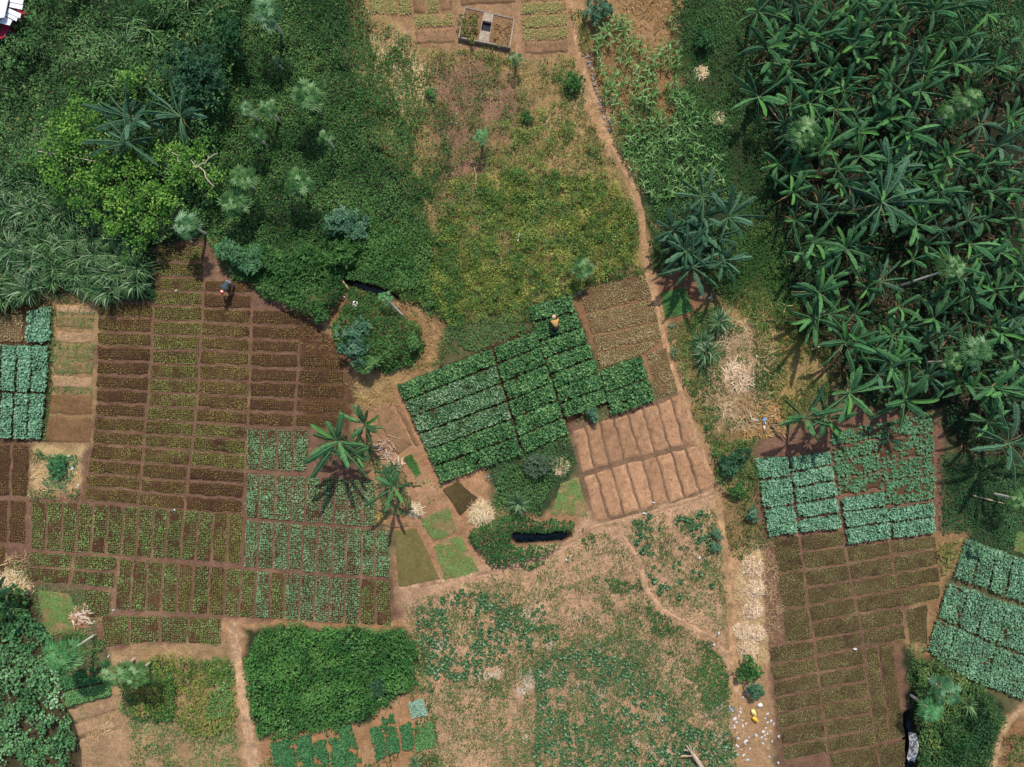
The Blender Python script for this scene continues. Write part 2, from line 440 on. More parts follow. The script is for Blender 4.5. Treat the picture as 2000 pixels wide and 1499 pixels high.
# ------------------------------------------------------------------ garden beds
G1 = A_([.030, .105, .045]); G2 = A_([.055, .17, .065]); G3 = A_([.10, .25, .10])
CROP = {
    # soil colour, soil height, plants per m2, leaves per plant, leaf length, width, height, palette, gap noise threshold
    'seed':   dict(soil=DARK * .95, h=.05, d=66, n=2, L=.06, W=.045, z=.03, pal=[(.10, .10, .03), (.28, .26, .07), (.52, .46, .14)], thr=.10),
    'seedG':  dict(soil=DARK, h=.05, d=70, n=3, L=.055, W=.045, z=.04, pal=[(.11, .14, .03), (.23, .28, .07), (.40, .42, .13)], thr=.10),
    'seedD':  dict(soil=DARK * .85, h=.05, d=46, n=2, L=.052, W=.042, z=.03, pal=[(.12, .10, .03), (.30, .23, .07), (.48, .38, .13)], thr=.12),
    'seedF':  dict(soil=A_([.066, .040, .020]), h=.06, d=150, n=2, L=.05, W=.04, z=.03, pal=[(.10, .095, .035), (.24, .22, .08), (.46, .42, .2)], thr=.05),
    'sprout': dict(soil=DARK * 1.05, h=.06, d=58, n=4, L=.058, W=.05, z=.05, pal=[(.06, .12, .03), (.17, .29, .08), (.42, .54, .20)], thr=.17),
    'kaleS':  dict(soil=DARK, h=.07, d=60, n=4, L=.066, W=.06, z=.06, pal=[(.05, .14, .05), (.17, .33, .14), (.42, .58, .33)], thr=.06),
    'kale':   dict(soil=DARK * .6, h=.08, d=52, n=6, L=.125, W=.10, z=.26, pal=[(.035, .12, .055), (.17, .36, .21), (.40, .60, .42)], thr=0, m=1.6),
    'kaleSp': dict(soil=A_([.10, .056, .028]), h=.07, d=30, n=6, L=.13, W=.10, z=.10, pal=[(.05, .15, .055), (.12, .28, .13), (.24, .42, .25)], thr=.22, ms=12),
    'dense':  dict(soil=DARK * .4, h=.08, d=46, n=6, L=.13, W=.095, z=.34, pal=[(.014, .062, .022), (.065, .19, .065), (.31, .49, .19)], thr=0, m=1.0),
    'white':  dict(soil=DARK, h=.08, d=62, n=5, L=.125, W=.08, z=.26, pal=[(.015, .075, .025), (.09, .22, .08), (.52, .60, .42)], thr=.05, m=1.4),
    'tan':    dict(soil=A_([.36, .20, .108]), h=.045, sl=1.3, d=2.5, n=3, L=.06, W=.05, z=.02, pal=[(.08, .16, .05), (.16, .24, .08)], thr=.3),
    'sandy':  dict(soil=A_([.34, .21, .115]), h=.06, d=14, n=3, L=.06, W=.045, z=.02, pal=[(.12, .18, .05), (.24, .28, .1)], thr=.3),
    'sandyG': dict(soil=A_([.27, .18, .085]), h=.06, d=70, n=3, L=.07, W=.05, z=.03, pal=[(.12, .17, .05), (.22, .28, .1)], thr=.25),
    'dryB':   dict(soil=A_([.17, .095, .045]), h=.05, d=70, n=2, L=.10, W=.02, z=.02, pal=[(.25, .15, .06), (.40, .26, .11)], thr=.30),
    'lettuce': dict(soil=A_([.15, .085, .042]), h=.06, d=60, n=3, L=.075, W=.06, z=.05, pal=[(.09, .12, .045), (.34, .28, .12), (.66, .58, .36)], thr=.12),
    'pale':   dict(soil=A_([.27, .165, .08]), h=.06, d=64, n=3, L=.085, W=.065, z=.05, pal=[(.16, .21, .06), (.34, .35, .12), (.52, .50, .22)], thr=.10),
    'bare':   dict(soil=A_([.25, .142, .075]), h=.07, d=8, n=3, L=.06, W=.045, z=.03, pal=[(.12, .16, .05), (.25, .26, .1)], thr=.3),
    'lime':   dict(soil=A_([.06, .06, .02]), h=.04, d=330, n=2, L=.06, W=.035, z=.05, pal=[(.05, .20, .05), (.10, .31, .08), (.17, .40, .13)], thr=0),
    'limeP':  dict(soil=A_([.25, .17, .08]), h=.04, d=190, n=2, L=.065, W=.05, z=.04, pal=[(.09, .20, .05), (.17, .33, .09), (.28, .44, .15)], thr=.30),
    'olive':  dict(soil=A_([.17, .135, .05]), h=.04, d=300, n=2, L=.04, W=.022, z=.03, pal=[(.17, .16, .05), (.24, .22, .07), (.32, .28, .10)], thr=.1),
    'oliveD': dict(soil=A_([.085, .058, .024]), h=.04, d=140, n=2, L=.04, W=.022, z=.03, pal=[(.09, .08, .03), (.14, .12, .04), (.2, .17, .06)], thr=.1),
    'bush':   dict(soil=ORANGE * 1.1, h=.05, d=110, n=5, L=.12, W=.085, z=.18, pal=[(.02, .09, .03), (.06, .19, .07), (.14, .31, .12)], thr=.18, ms=14),
    'bushL':  dict(soil=A_([.10, .08, .03]), h=.05, d=110, n=5, L=.11, W=.075, z=.16, pal=[(.05, .16, .05), (.12, .28, .09), (.24, .40, .16)], thr=.08, ms=26),
    'blue':   dict(soil=DARK, h=.05, d=140, n=5, L=.08, W=.06, z=.12, pal=[(.18, .33, .22), (.30, .46, .34), (.44, .60, .47)], thr=0),
    'kaleK':  dict(soil=A_([.09, .055, .03]), h=.07, d=50, n=6, L=.12, W=.09, z=.24, pal=[(.03, .11, .045), (.14, .31, .17), (.37, .56, .37)], thr=.02, m=.9),
}
ORD = 'topmost second third fourth fifth sixth seventh eighth ninth tenth eleventh twelfth thirteenth fourteenth fifteenth sixteenth seventeenth eighteenth'.split()
ORDL = ['leftmost'] + ORD[1:]
BED_POLYS = []


def bil(q, u, v):
    q = np.asarray(q, float)
    return ((1 - u)[:, None] * (1 - v)[:, None] * q[0] + u[:, None] * (1 - v)[:, None] * q[1] + u[:, None] * v[:, None] * q[2] + (1 - u)[:, None] * v[:, None] * q[3])


NB = [0]


def bed(quad, kind, label, group, gap=1.5, dens=1., tint=1.):
    """quad: TL TR BR BL in px"""
    NB[0] += 1; sd = NB[0]; k = CROP[kind]; rng = np.random.default_rng(1000 + sd)
    q = np.asarray(quad, float)
    lu = (np.linalg.norm(q[1] - q[0]) + np.linalg.norm(q[2] - q[3])) / 2; lv = (np.linalg.norm(q[3] - q[0]) + np.linalg.norm(q[2] - q[1])) / 2
    gu = min(.2, gap / lu); gv = min(.2, gap / lv)
    g = bil(q, A_([gu, 1 - gu, 1 - gu, gu]), A_([gv, gv, 1 - gv, 1 - gv]))
    BED_POLYS.append(g)
    cen = g.mean(0); loc = P(*cen)
    root = thing('garden_bed', label, 'garden bed', loc, 0, group)
    nu = max(5, int(lu / 3.6)); nv = max(5, int(lv / 3.6))
    U, Vv = np.meshgrid(np.linspace(0, 1, nu + 1), np.linspace(0, 1, nv + 1)); u = U.ravel(); v = Vv.ravel()
    e = np.minimum(np.minimum(u, 1 - u) * lu, np.minimum(v, 1 - v) * lv)
    xy = bil(g, u, v)
    xy += np.stack([fbm(xy[:, 0], xy[:, 1], 13, 40, 2) - .5, fbm(xy[:, 0], xy[:, 1], 13, 41, 2) - .5], -1) * 3.2
    z = k['h'] * np.clip(e / k.get('sl', 2.), 0, 1) ** .7 * (.9 + .2 * fbm(xy[:, 0], xy[:, 1], 15, 42)) + (fbm(xy[:, 0], xy[:, 1], 6, 43, 2) - .5) * .022
    z = np.where(e < .01, -.03, z)
    W = PX(xy[:, 0], xy[:, 1], 0 * z); W[:, 2] = z; W -= loc
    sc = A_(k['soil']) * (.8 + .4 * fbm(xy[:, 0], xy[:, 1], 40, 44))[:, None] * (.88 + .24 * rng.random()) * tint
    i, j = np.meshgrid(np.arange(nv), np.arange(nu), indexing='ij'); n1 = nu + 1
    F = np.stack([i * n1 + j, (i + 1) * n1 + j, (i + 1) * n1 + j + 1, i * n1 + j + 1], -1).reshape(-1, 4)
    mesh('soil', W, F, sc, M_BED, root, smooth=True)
    area = lu * lv / S / S; N = max(3, int(area * k['d'] * dens))
    nr = max(1, int(math.sqrt(N * lv / lu))); nc = max(1, int(N / nr))
    uu, vv = np.meshgrid((np.arange(nc) + .5) / nc, (np.arange(nr) + .5) / nr); uu = uu.ravel(); vv = vv.ravel()
    uu = np.clip(uu + (rng.random(uu.size) - .5) * .6 / nc, .005, .995); vv = np.clip(vv + (rng.random(uu.size) - .5) * .6 / nr, .005, .995)
    mu_ = min(.3, k.get('m', .6) / lu); mv_ = min(.3, k.get('m', .6) / lv); uu = mu_ + uu * (1 - 2 * mu_); vv = mv_ + vv * (1 - 2 * mv_)
    pr = bil(g, uu, vv)
    nz = fbm(pr[:, 0], pr[:, 1], k.get('ms', 18), 60 + (sd % 5), 3)
    keep = (nz > k['thr'] * (1.2 if k['thr'] else 0)) | (rng.random(len(pr)) < .25 if k.get('ms') is None else np.zeros(len(pr), bool))
    if not keep.any(): keep[:2] = True
    pr = pr[keep]; nz = nz[keep]; N = len(pr); n = k['n']
    vig = (.75 + .5 * nz) * (.8 + .4 * rng.random(N))
    zz = k['h'] * .8 + k['z'] * (.45 + .55 * rng.random(N)) * (.8 + .4 * fbm(pr[:, 0], pr[:, 1], 25, 66))
    base = np.repeat(PX(pr[:, 0], pr[:, 1], zz) - loc, n, 0)
    az = np.tile(np.arange(n) * 2 * math.pi / n, N) + np.repeat(rng.random(N) * 6.28, n) + rng.normal(0, .35, N * n)
    inner = (np.tile(np.arange(n), N) >= n * .5).astype(float) if n >= 4 else rng.random(N * n)
    el = rng.uniform(-.25, .35, N * n) + .45 * inner
    base[:, 2] += .05 * inner * min(1., k['z'] * 5)
    sz = np.repeat(vig, n) * rng.uniform(.75, 1.2, N * n) * (1.1 - .3 * inner)
    cl = ramp(k['pal'], np.repeat(nz * .4 + rng.random(N) * .6, n) * .45 + .35 * inner + rng.random(N * n) * .2) * rng.uniform(.8, 1.2, (N * n, 1))
    c = mesh('crop', *leaves(base, az, el, k['L'] * sz, k['W'] * sz, cl, .18, rng.uniform(0, .3, N * n), rng.normal(0, .35, N * n)), M_LEAF, root)
    c['kind'] = 'stuff'
    return root


def xat(line, y):
    p = sorted(line, key=lambda a: a[1])
    return float(np.interp(y, [a[1] for a in p], [a[0] for a in p]))


def column(L, R, yl, yr, kinds, label, group, gap=1.5, dens=None):
    for i in range(len(yl) - 1):
        k = kinds if isinstance(kinds, str) else kinds[min(i, len(kinds) - 1)]
        q = [(xat(L, yl[i]), yl[i]), (xat(R, yr[i]), yr[i]), (xat(R, yr[i + 1]), yr[i + 1]), (xat(L, yl[i + 1]), yl[i + 1])]
        bed(q, k, label.replace('#', ORD[i]), group, gap, 1 if dens is None else dens[min(i, len(dens) - 1)])


def row(top, bot, kinds, label, group, gap=1.5):
    """vertical beds between successive (x,y) points of the top and bottom line"""
    for i in range(len(top) - 1):
        k = kinds if isinstance(kinds, str) else kinds[min(i, len(kinds) - 1)]
        bed([top[i], top[i + 1], bot[i + 1], bot[i]], k, label.replace('#', ORDL[i]), group, gap)


def pts(xs, ya, yb):
    """points along a slanted line: x list, y from ya to yb"""
    return [(x, ya + (yb - ya) * (x - xs[0]) / (xs[-1] - xs[0])) for x in xs]


def seps(rows, kinds, label, group, gap=1.5):
    """rows: successive (xl,yl,xr,yr) separators"""
    for i in range(len(rows) - 1):
        a = rows[i]; b = rows[i + 1]
        k = kinds if isinstance(kinds, str) else kinds[min(i, len(kinds) - 1)]
        bed([a[:2], a[2:], b[2:], b[:2]], k, label.replace('#', ORD[i]), group, gap)


# --- the large brown field on the left
A1L = [(190, 590), (187, 750), (180, 870), (172, 897), (165, 950), (160, 985)]
A1R = [(299, 590), (295, 707), (290, 765), (284, 820), (276, 930), (269, 995)]
A2L = [(308, 475), (303, 570), (299, 592)] + A1R[1:]
A2R = [(401, 475), (397, 572), (394, 632), (390, 687), (387, 742), (384, 797), (377, 850), (371, 910), (366, 937), (360, 1000)]
A3R = [(492, 545), (491, 605), (489, 690), (487, 745), (486, 800), (482, 850), (481, 915), (476, 972), (475, 1008)]
A4R = [(587, 605), (584, 690), (581, 750), (577, 775), (575, 836)]
A5R = [(670, 692), (674, 722), (676, 780), (672, 810), (668, 838)]
GB = 'seedling beds of the large brown field'
column(A1L, A1R, [590, 620, 648, 676, 706, 733, 760, 787, 814, 841, 868, 897, 925, 951, 977], [592, 621, 651, 679, 707, 735, 764, 791, 818, 846, 873, 904, 931, 958, 988], ['seed'] * 3 + ['seedD'] * 5 + ['seed'] * 8, 'dark seedling bed, # down in the first column of the large brown field', GB)
column(A2L, A2R, [479, 512, 541, 567, 596, 626, 653, 683, 711, 739, 766, 794, 820, 848, 874, 904, 933, 961, 990], [479, 514, 542, 570, 599, 629, 657, 686, 714, 742, 770, 798, 826, 852, 880, 911, 940, 968, 998], ['seedG'] * 15 + ['seed'] * 3, 'yellowish green seedling bed, # down in the second column of the large brown field', GB)
column(A2R, A3R, [545, 573, 602, 630, 657, 684, 712, 741, 769, 797, 825, 852, 880, 911, 939, 968, 998], [548, 576, 605, 635, 662, 689, 716, 746, 775, 804, 831, 859, 889, 920, 946, 975, 1005], ['seedD'] * 2 + ['seed'] * 8 + ['seedG'] * 3 + ['seedD'] * 3, 'dark seedling bed, # down in the third column of the large brown field', GB)
column(A3R, A4R, [605, 635, 662, 688, 718, 747, 776, 804, 833], [606, 637, 665, 691, 721, 749, 780, 808, 835], 'seedD', 'very dark sparse seedling bed, # down in the fourth column of the brown field', GB)
column(A4R, A5R, [691, 721, 749, 779, 807, 834], [692, 723, 751, 782, 810, 838], 'seedD', 'very dark sparse seedling bed, # down in the short fifth column of the brown field', GB)
# --- green upright beds
GG = 'narrow upright beds of green seedlings'
row(pts([481, 510, 542, 574, 604], 835, 838), pts([480, 508, 540, 571, 601], 918, 922), 'kaleS', 'green seedling bed, # of four above the long upright rows', GG)
row(pts([480, 507, 538, 571, 598, 627, 654, 681, 708, 735], 923, 937), pts([478, 504, 536, 567, 596, 625, 651, 678, 706, 733], 1012, 1031), 'kaleS', 'bluish green seedling bed, # of nine in the upper upright row', GG)
row(pts([478, 506, 536, 566, 592, 622, 650, 679, 706, 732, 762], 1014, 1036), pts([475, 503, 532, 561, 590, 618, 648, 675, 706, 732, 762], 1109, 1130), 'kaleS', 'bluish green seedling bed, # of ten in the middle upright row', GG)
row(pts([471, 501, 530, 559, 588, 617, 646, 675, 705, 733, 764], 1111, 1134), pts([467, 497, 526, 554, 583, 612, 642, 671, 702, 733, 766], 1206, 1226), ['sprout', 'kaleS', 'sprout', 'kaleS', 'kaleS', 'kaleS', 'kaleS', 'kaleS', 'sprout', 'sprout'], 'mixed green seedling bed, # of ten in the lowest upright row', GG)
row(pts([61, 92, 124, 154, 183, 212, 242, 271, 301, 329, 359, 388, 417, 446, 476], 975, 1003), pts([58, 88, 118, 146, 176, 206, 236, 266, 296, 322, 352, 382, 412, 442, 472], 1074, 1103), ['sprout'] * 12 + ['seedG'] * 2, 'patchy sprout bed, # of fourteen in the long upright row', GG)
row(pts([232, 260, 288, 318, 348, 380, 410, 441, 471], 1090, 1110), pts([223, 253, 284, 314, 345, 373, 405, 436, 467], 1192, 1206), ['sprout', 'sprout', 'sprout', 'sprout', 'seedG', 'sprout', 'seedG', 'sprout'], 'patchy sprout bed, # of eight beside the lowest upright row', GG)
seps([(56, 1077, 143, 1081), (54, 1105, 139, 1111), (53, 1135, 137, 1144)], 'sprout', 'short lying sprout bed, # of the pair at the left edge', GG)
seps([(145, 1082, 231, 1087), (142, 1112, 228, 1117), (139, 1142, 224, 1151)], 'sprout', 'short lying sprout bed, # of the pair by the upright rows', GG)
bed([(160, 1150), (219, 1154), (217, 1202), (172, 1210)], 'sprout', 'squarish sprout bed beside the dry leaf heap', GG)
row(pts([196, 252, 312, 368, 434], 1200, 1205), [(202, 1268), (252, 1259), (312, 1256), (367, 1258), (432, 1262)], 'sprout', 'wide sprout bed, # of four along the bottom of the brown field', GG)
# --- left edge
GK = 'leafy pale green kale beds'
bed([(-40, 612), (47, 614), (46, 670), (-40, 668)], 'lettuce', 'brown speckled bed above the kale at the left edge', GK)
bed([(51, 608), (103, 594), (98, 670), (47, 671)], 'kale', 'kale bed by itself above the upper kale block', GK)
row(pts([-28, 4, 34, 63, 97], 671, 674), pts([-30, 2, 31, 60, 92], 764, 768), 'kale', 'upright kale bed, # of four in the upper left block', GK, 1.)
row(pts([-30, 2, 29, 58, 91], 763, 769), pts([-34, -3, 24, 53, 82], 857, 860), 'kale', 'upright kale bed, # of four in the lower left block', GK, 1.)
seps([(106, 592, 188, 593), (105, 615, 187, 617), (104, 643, 186, 646), (103, 673, 185, 676), (101, 702, 185, 704), (100, 731, 184, 734), (98, 760, 183, 764)], ['sandy', 'sandyG', 'sandy', 'sandyG', 'sandyG', 'sandy'], 'sandy bed, # down in the strip between kale and brown field', 'sandy beds edged with green weeds', 3.)
seps([(96, 768, 184, 770), (92, 810, 182, 814), (86, 866, 178, 868)], 'dryB', 'withered brown bed, # below the sandy strip', 'sandy beds edged with green weeds')
row([(-30, 866), (24, 866), (60, 868)], [(-30, 970), (20, 971), (56, 972)], 'seedD', 'long brown bed, # of two under the left kale', 'brown beds at the left edge')
row([(-30, 975), (18, 975), (54, 977)], [(-30, 1062), (15, 1062), (50, 1064)], 'seedD', 'brown bed, # of two in the row beside the weedy patch', 'brown beds at the left edge')
bed([(-30, 1066), (14, 1066), (12, 1120), (-30, 1120)], 'seedD', 'lowest small brown bed at the left edge', 'brown beds at the left edge')
# --- tilted dense green plot in the centre
GD = 'dense dark green beds of the tilted central plot'
seps([(773, 752, 962, 678), (788, 784, 970, 712), (803, 815, 980, 748), (817, 848, 991, 783), (832, 880, 1001, 818), (846, 911, 1011, 852), (861, 944, 1022, 888)], ['dense', 'white', 'white', 'white', 'dense', 'dense'], 'leafy green bed, # down in the left third of the tilted plot', GD, 1.2)
seps([(963, 678, 1046, 644), (971, 712, 1057, 676), (981, 747, 1068, 711), (992, 783, 1079, 746), (1002, 817, 1090, 781), (1012, 852, 1101, 815), (1023, 887, 1112, 848)], ['dense', 'dense', 'dense', 'dense', 'dense', 'dense'], 'leafy green bed, # down in the middle third of the tilted plot', GD, 1.2)
seps([(1030, 600, 1114, 571), (1038, 629, 1126, 608), (1051, 667, 1140, 638), (1063, 701, 1150, 668), (1074, 731, 1162, 698), (1084, 759, 1172, 727), (1092, 788, 1180, 757), (1108, 818, 1186, 786)], 'dense', 'leafy green bed, # down in the right third of the tilted plot', GD, 1.4)
seps([(1173, 722, 1253, 693), (1182, 768, 1267, 739), (1192, 813, 1281, 783)], 'dense', 'dark leafy bed, # half of the separate block above the tan beds', GD, .6)
# --- speckled lettuce beds
GF = 'speckled brown beds beside the footpath'
seps([(1132, 566, 1262, 533), (1143, 612, 1276, 582), (1154, 655, 1288, 628), (1163, 690, 1296, 660), (1172, 720, 1255, 692)], 'lettuce', 'speckled brown bed, # down beside the footpath', GF, 1.2)
bed([(1260, 690), (1302, 676), (1326, 764), (1284, 780)], 'lettuce', 'narrow speckled brown bed right of the dark leafy block', GF, 1.2)
bed([(1289, 572), (1340, 558), (1356, 610), (1297, 626)], 'lime', 'bright green nursery patch below the big banana clump', 'nursery patches')
# --- tan beds
GT = 'bare tan beds in two rows'
tx = [1117, 1143, 1170, 1198, 1226, 1256, 1284, 1311, 1333]
ty = [842, 832, 822, 818, 809, 797, 789, 778, 768]
mx = [1137, 1161, 1191, 1219, 1252, 1280, 1308, 1336, 1364]; my = [926, 917, 909, 900, 893, 885, 877, 871, 864]
bx = [1159, 1190, 1220, 1250, 1279, 1307, 1338, 1367, 1396]; by = [1020, 1014, 1006, 998, 989, 984, 972, 962, 955]
row(list(zip(tx, ty)), list(zip(mx, my)), 'tan', 'bare tan bed, # of eight in the upper tan row', GT, .75)
row(list(zip([a + 2 for a in mx], [a + 5 for a in my])), list(zip(bx, by)), 'tan', 'bare tan bed, # of eight in the lower tan row', GT, .75)
# --- little plots between
GM = 'small plots between the banana clumps and pond'
bed([(722, 800), (762, 783), (808, 868), (776, 893)], 'bare', 'bare sandy plot right of the lone banana clump', GM)
bed([(768, 790), (782, 786), (822, 872), (812, 876)], 'bare', 'slim sandy strip along the tilted green plot', GM, 1.5)
bed([(784, 893), (806, 884), (824, 924), (812, 936)], 'lime', 'small bright lime plot under the bare sandy plot', GM, 1.)
bed([(862, 955), (894, 938), (936, 972), (898, 1014)], 'oliveD', 'dark olive seedbed beside the straw pile', GM, 1.)
bed([(817, 1012), (877, 990), (897, 1040), (846, 1062)], 'limeP', 'pale green patchy bed, upper of the leaning pair', GM, 1.)
bed([(847, 1066), (899, 1044), (939, 1116), (868, 1139)], 'limeP', 'light green bed, lower of the leaning pair', GM, 1.)
bed([(768, 1036), (814, 1030), (863, 1134), (777, 1150)], 'olive', 'smooth olive seedbed at the corner of the brown field', GM, 1.)
bed([(1095, 945), (1128, 928), (1152, 1012), (1072, 1006)], 'limeP', 'green patchy bed left of the tan beds', GM, 1.)
bed([(732, 1020), (800, 1016), (806, 1030), (766, 1034)], 'bare', 'sliver of bare soil below the small banana clump', GM, 1.)
# --- right-hand kale and brown beds
GR = 'pale green kale beds on the right'
seps([(1473, 893, 1540, 889), (1481, 938, 1546, 930), (1490, 994, 1552, 984), (1499, 1050, 1560, 1041)], 'kale', 'pale kale bed, # down in the first right column', GR, 1.1)
seps([(1540, 892, 1622, 879), (1545, 922, 1627, 907), (1549, 953, 1632, 937), (1553, 985, 1637, 970), (1557, 1014, 1642, 1000), (1561, 1042, 1646, 1032)], 'kale', 'pale kale bed, # down in the second right column', GR, 1.4)
seps([(1642, 972, 1728, 957), (1646, 999, 1735, 988), (1651, 1031, 1739, 1019), (1656, 1065, 1742, 1052)], 'kale', 'pale kale bed, # down in the third right column', GR, 1.)
seps([(1733, 990, 1826, 980), (1738, 1020, 1827, 1010), (1743, 1053, 1829, 1042)], 'kale', 'pale kale bed, # down in the fourth right column', GR, 1.2)
seps([(1622, 842, 1708, 826), (1624, 872, 1712, 856), (1628, 902, 1716, 886), (1633, 935, 1721, 920), (1638, 968, 1726, 954)], 'kaleSp', 'patchy kale bed, # down left of the shaded furrow', GR, 1.2)
seps([(1710, 825, 1822, 806), (1714, 862, 1824, 845), (1718, 900, 1826, 886), (1724, 940, 1827, 926), (1731, 986, 1827, 976)], 'kaleSp', 'patchy kale bed, # down right of the shaded furrow', GR, 1.2)
GN = 'fine brown seedling beds on the right'
seps([(1506, 1053, 1562, 1045), (1520, 1121, 1570, 1113), (1525, 1192, 1578, 1183), (1533, 1258, 1590, 1247)], 'seedF', 'fine brown seedbed, # down in the narrow left column', GN)
seps([(1562, 1046, 1650, 1036), (1566, 1078, 1652, 1066), (1570, 1113, 1657, 1101), (1574, 1149, 1663, 1134), (1578, 1183, 1669, 1167), (1585, 1217, 1675, 1199), (1590, 1248, 1682, 1233), (1594, 1281, 1688, 1263)], 'seedF', 'fine brown seedbed, # down in the column second from left', GN)
seps([(1652, 1068, 1738, 1056), (1657, 1101, 1742, 1086), (1663, 1134, 1748, 1120), (1669, 1167, 1756, 1151), (1675, 1199, 1762, 1185), (1682, 1233, 1768, 1218), (1688, 1263, 1773, 1249)], 'seedF', 'fine brown seedbed, # down in the column third from left', GN)
seps([(1738, 1056, 1830, 1045), (1742, 1086, 1831, 1071), (1748, 1120, 1834, 1105), (1756, 1151, 1838, 1138), (1762, 1185, 1838, 1172)], 'seedF', 'fine brown seedbed, # down in the column nearest the far kale', GN)
bed([(1765, 1190), (1814, 1178), (1813, 1260), (1777, 1256)], 'seedF', 'upright fine seedbed tapering beside the far kale', GN)
seps([(1502, 1263, 1590, 1250), (1503, 1299, 1593, 1283), (1509, 1332, 1598, 1314), (1512, 1364, 1602, 1346), (1516, 1394, 1606, 1378), (1522, 1424, 1609, 1408), (1525, 1457, 1613, 1441), (1528, 1488, 1618, 1471)], 'seedF', 'fine brown seedbed, # down in the lower left column', GN)
seps([(1594, 1283, 1685, 1264), (1598, 1314, 1690, 1300), (1602, 1345, 1695, 1330), (1606, 1377, 1700, 1361), (1610, 1408, 1704, 1393), (1614, 1440, 1709, 1425), (1618, 1471, 1714, 1455), (1624, 1530, 1720, 1515)], 'seedF', 'fine brown seedbed, # down in the lower middle column', GN)
row([(1687, 1265), (1714, 1261), (1744, 1257)], [(1711, 1452), (1741, 1447), (1769, 1441)], 'seedF', 'long upright fine seedbed, # of two beside the ditch', GN)
bed([(1714, 1455), (1769, 1444), (1770, 1530), (1722, 1530)], 'seedF', 'bottom fine seedbed beside the dark ditch', GN)
GX = 'kale beds at the far right edge'
row([(1884, 1052), (1918, 1062), (1948, 1072), (1979, 1083), (2030, 1100)], [(1862, 1128), (1898, 1141), (1930, 1153), (1962, 1165), (2030, 1188)], 'kaleK', 'blue green kale bed, # of four above the dark furrow', GX, 1.2)
row([(1853, 1136), (1893, 1149), (1930, 1162), (1968, 1176), (2030, 1196)], [(1830, 1205), (1868, 1222), (1905, 1240), (1945, 1258), (2020, 1285)], 'kaleK', 'blue green kale bed, # of four below the dark furrow', GX, .8)
row([(1829, 1207), (1867, 1224), (1904, 1242), (1944, 1260), (2020, 1288)], [(1808, 1268), (1845, 1300), (1882, 1322), (1925, 1342), (2005, 1370)], 'kaleK', 'blue green kale bed, # of four nearest the dark thicket', GX, .8)
bed([(1984, 1034), (2040, 1045), (2040, 1095), (1977, 1078)], 'limeP', 'pale lime bed above the far kale at the right edge', GX)
# --- top beds
GP = 'pale beds at the top round the concrete tank'
row([(716, -30), (777, -30), (804, -30), (832, -30), (858, -30), (886, -30)], [(720, 28), (778, 29), (805, 29), (832, 27), (859, 24), (885, 22)], ['pale', 'pale', 'bare', 'pale', 'bare'], 'pale upright bed, # of five at the top left of the tank', GP)
bed([(806, 28), (884, 24), (888, 51), (808, 55)], 'pale', 'pale speckled bed left of the concrete tank', GP)
bed([(808, 57), (889, 52), (891, 86), (810, 89)], 'bare', 'bare brown bed left of the concrete tank', GP)
seps([(1016, -24, 1107, -27), (1017, 4, 1108, 1), (1018, 30, 1108, 26), (1020, 56, 1109, 51), (1022, 81, 1111, 77), (1024, 109, 1113, 105)], ['pale', 'pale', 'pale', 'pale', 'bare'], 'pale speckled bed, # down right of the concrete tank', GP)
bed([(895, -30), (1008, -32), (1010, 8), (898, 14)], 'bare', 'broad bare bed above the concrete tank', GP)
# --- bottom plots
GQ = 'bushy beds along the bottom'
bed([(131, 1386), (220, 1361), (231, 1389), (143, 1412)], 'sandy', 'smooth sandy bed, uppermost of three in the bottom left', GQ, 1.)
bed([(144, 1413), (231, 1390), (241, 1420), (152, 1440)], 'sandy', 'smooth sandy bed, middle of three in the bottom left', GQ, 1.)
bed([(153, 1442), (241, 1421), (262, 1530), (160, 1530)], 'sandy', 'long sandy bed strewn with straw in the bottom left', GQ, 1.)
bed([(122, 1352), (214, 1332), (219, 1358), (130, 1382)], 'bushL', 'light green bed above the sandy bottom left beds', GQ)
bed([(112, 1318), (204, 1300), (212, 1330), (120, 1350)], 'bush', 'darker green bed second above the sandy beds', GQ)
bed([(70, 1148), (140, 1160), (160, 1230), (88, 1246)], 'limeP', 'light green weedy bed left of the dry leaf heap', GQ)
BB = [([(528, 1452), (572, 1440), (584, 1530), (540, 1530)], 'first'), ([(574, 1440), (606, 1432), (620, 1530), (586, 1530)], 'second'), ([(610, 1450), (636, 1444), (648, 1530), (622, 1530)], 'third'), ([(640, 1444), (670, 1436), (680, 1530), (650, 1530)], 'fourth'), ([(658, 1420), (684, 1412), (712, 1500), (684, 1510)], 'fifth'), ([(720, 1424), (744, 1416), (758, 1476), (734, 1488)], 'sixth'), ([(744, 1402), (768, 1392), (782, 1466), (758, 1474)], 'seventh'), ([(778, 1420), (804, 1408), (810, 1462), (788, 1468)], 'eighth')]
for q, w in BB: bed(q, 'bush', 'bushy green bed on orange soil, %s from the left' % w, GQ, 1.)
bed([(806, 1420), (846, 1408), (852, 1458), (812, 1470)], 'bushL', 'light green leafy bed right of the orange bushy beds', GQ, 1.)
bed([(794, 1372), (826, 1362), (838, 1396), (804, 1406)], 'blue', 'small blue green bed at the corner of the bean plot', GQ, 1.)


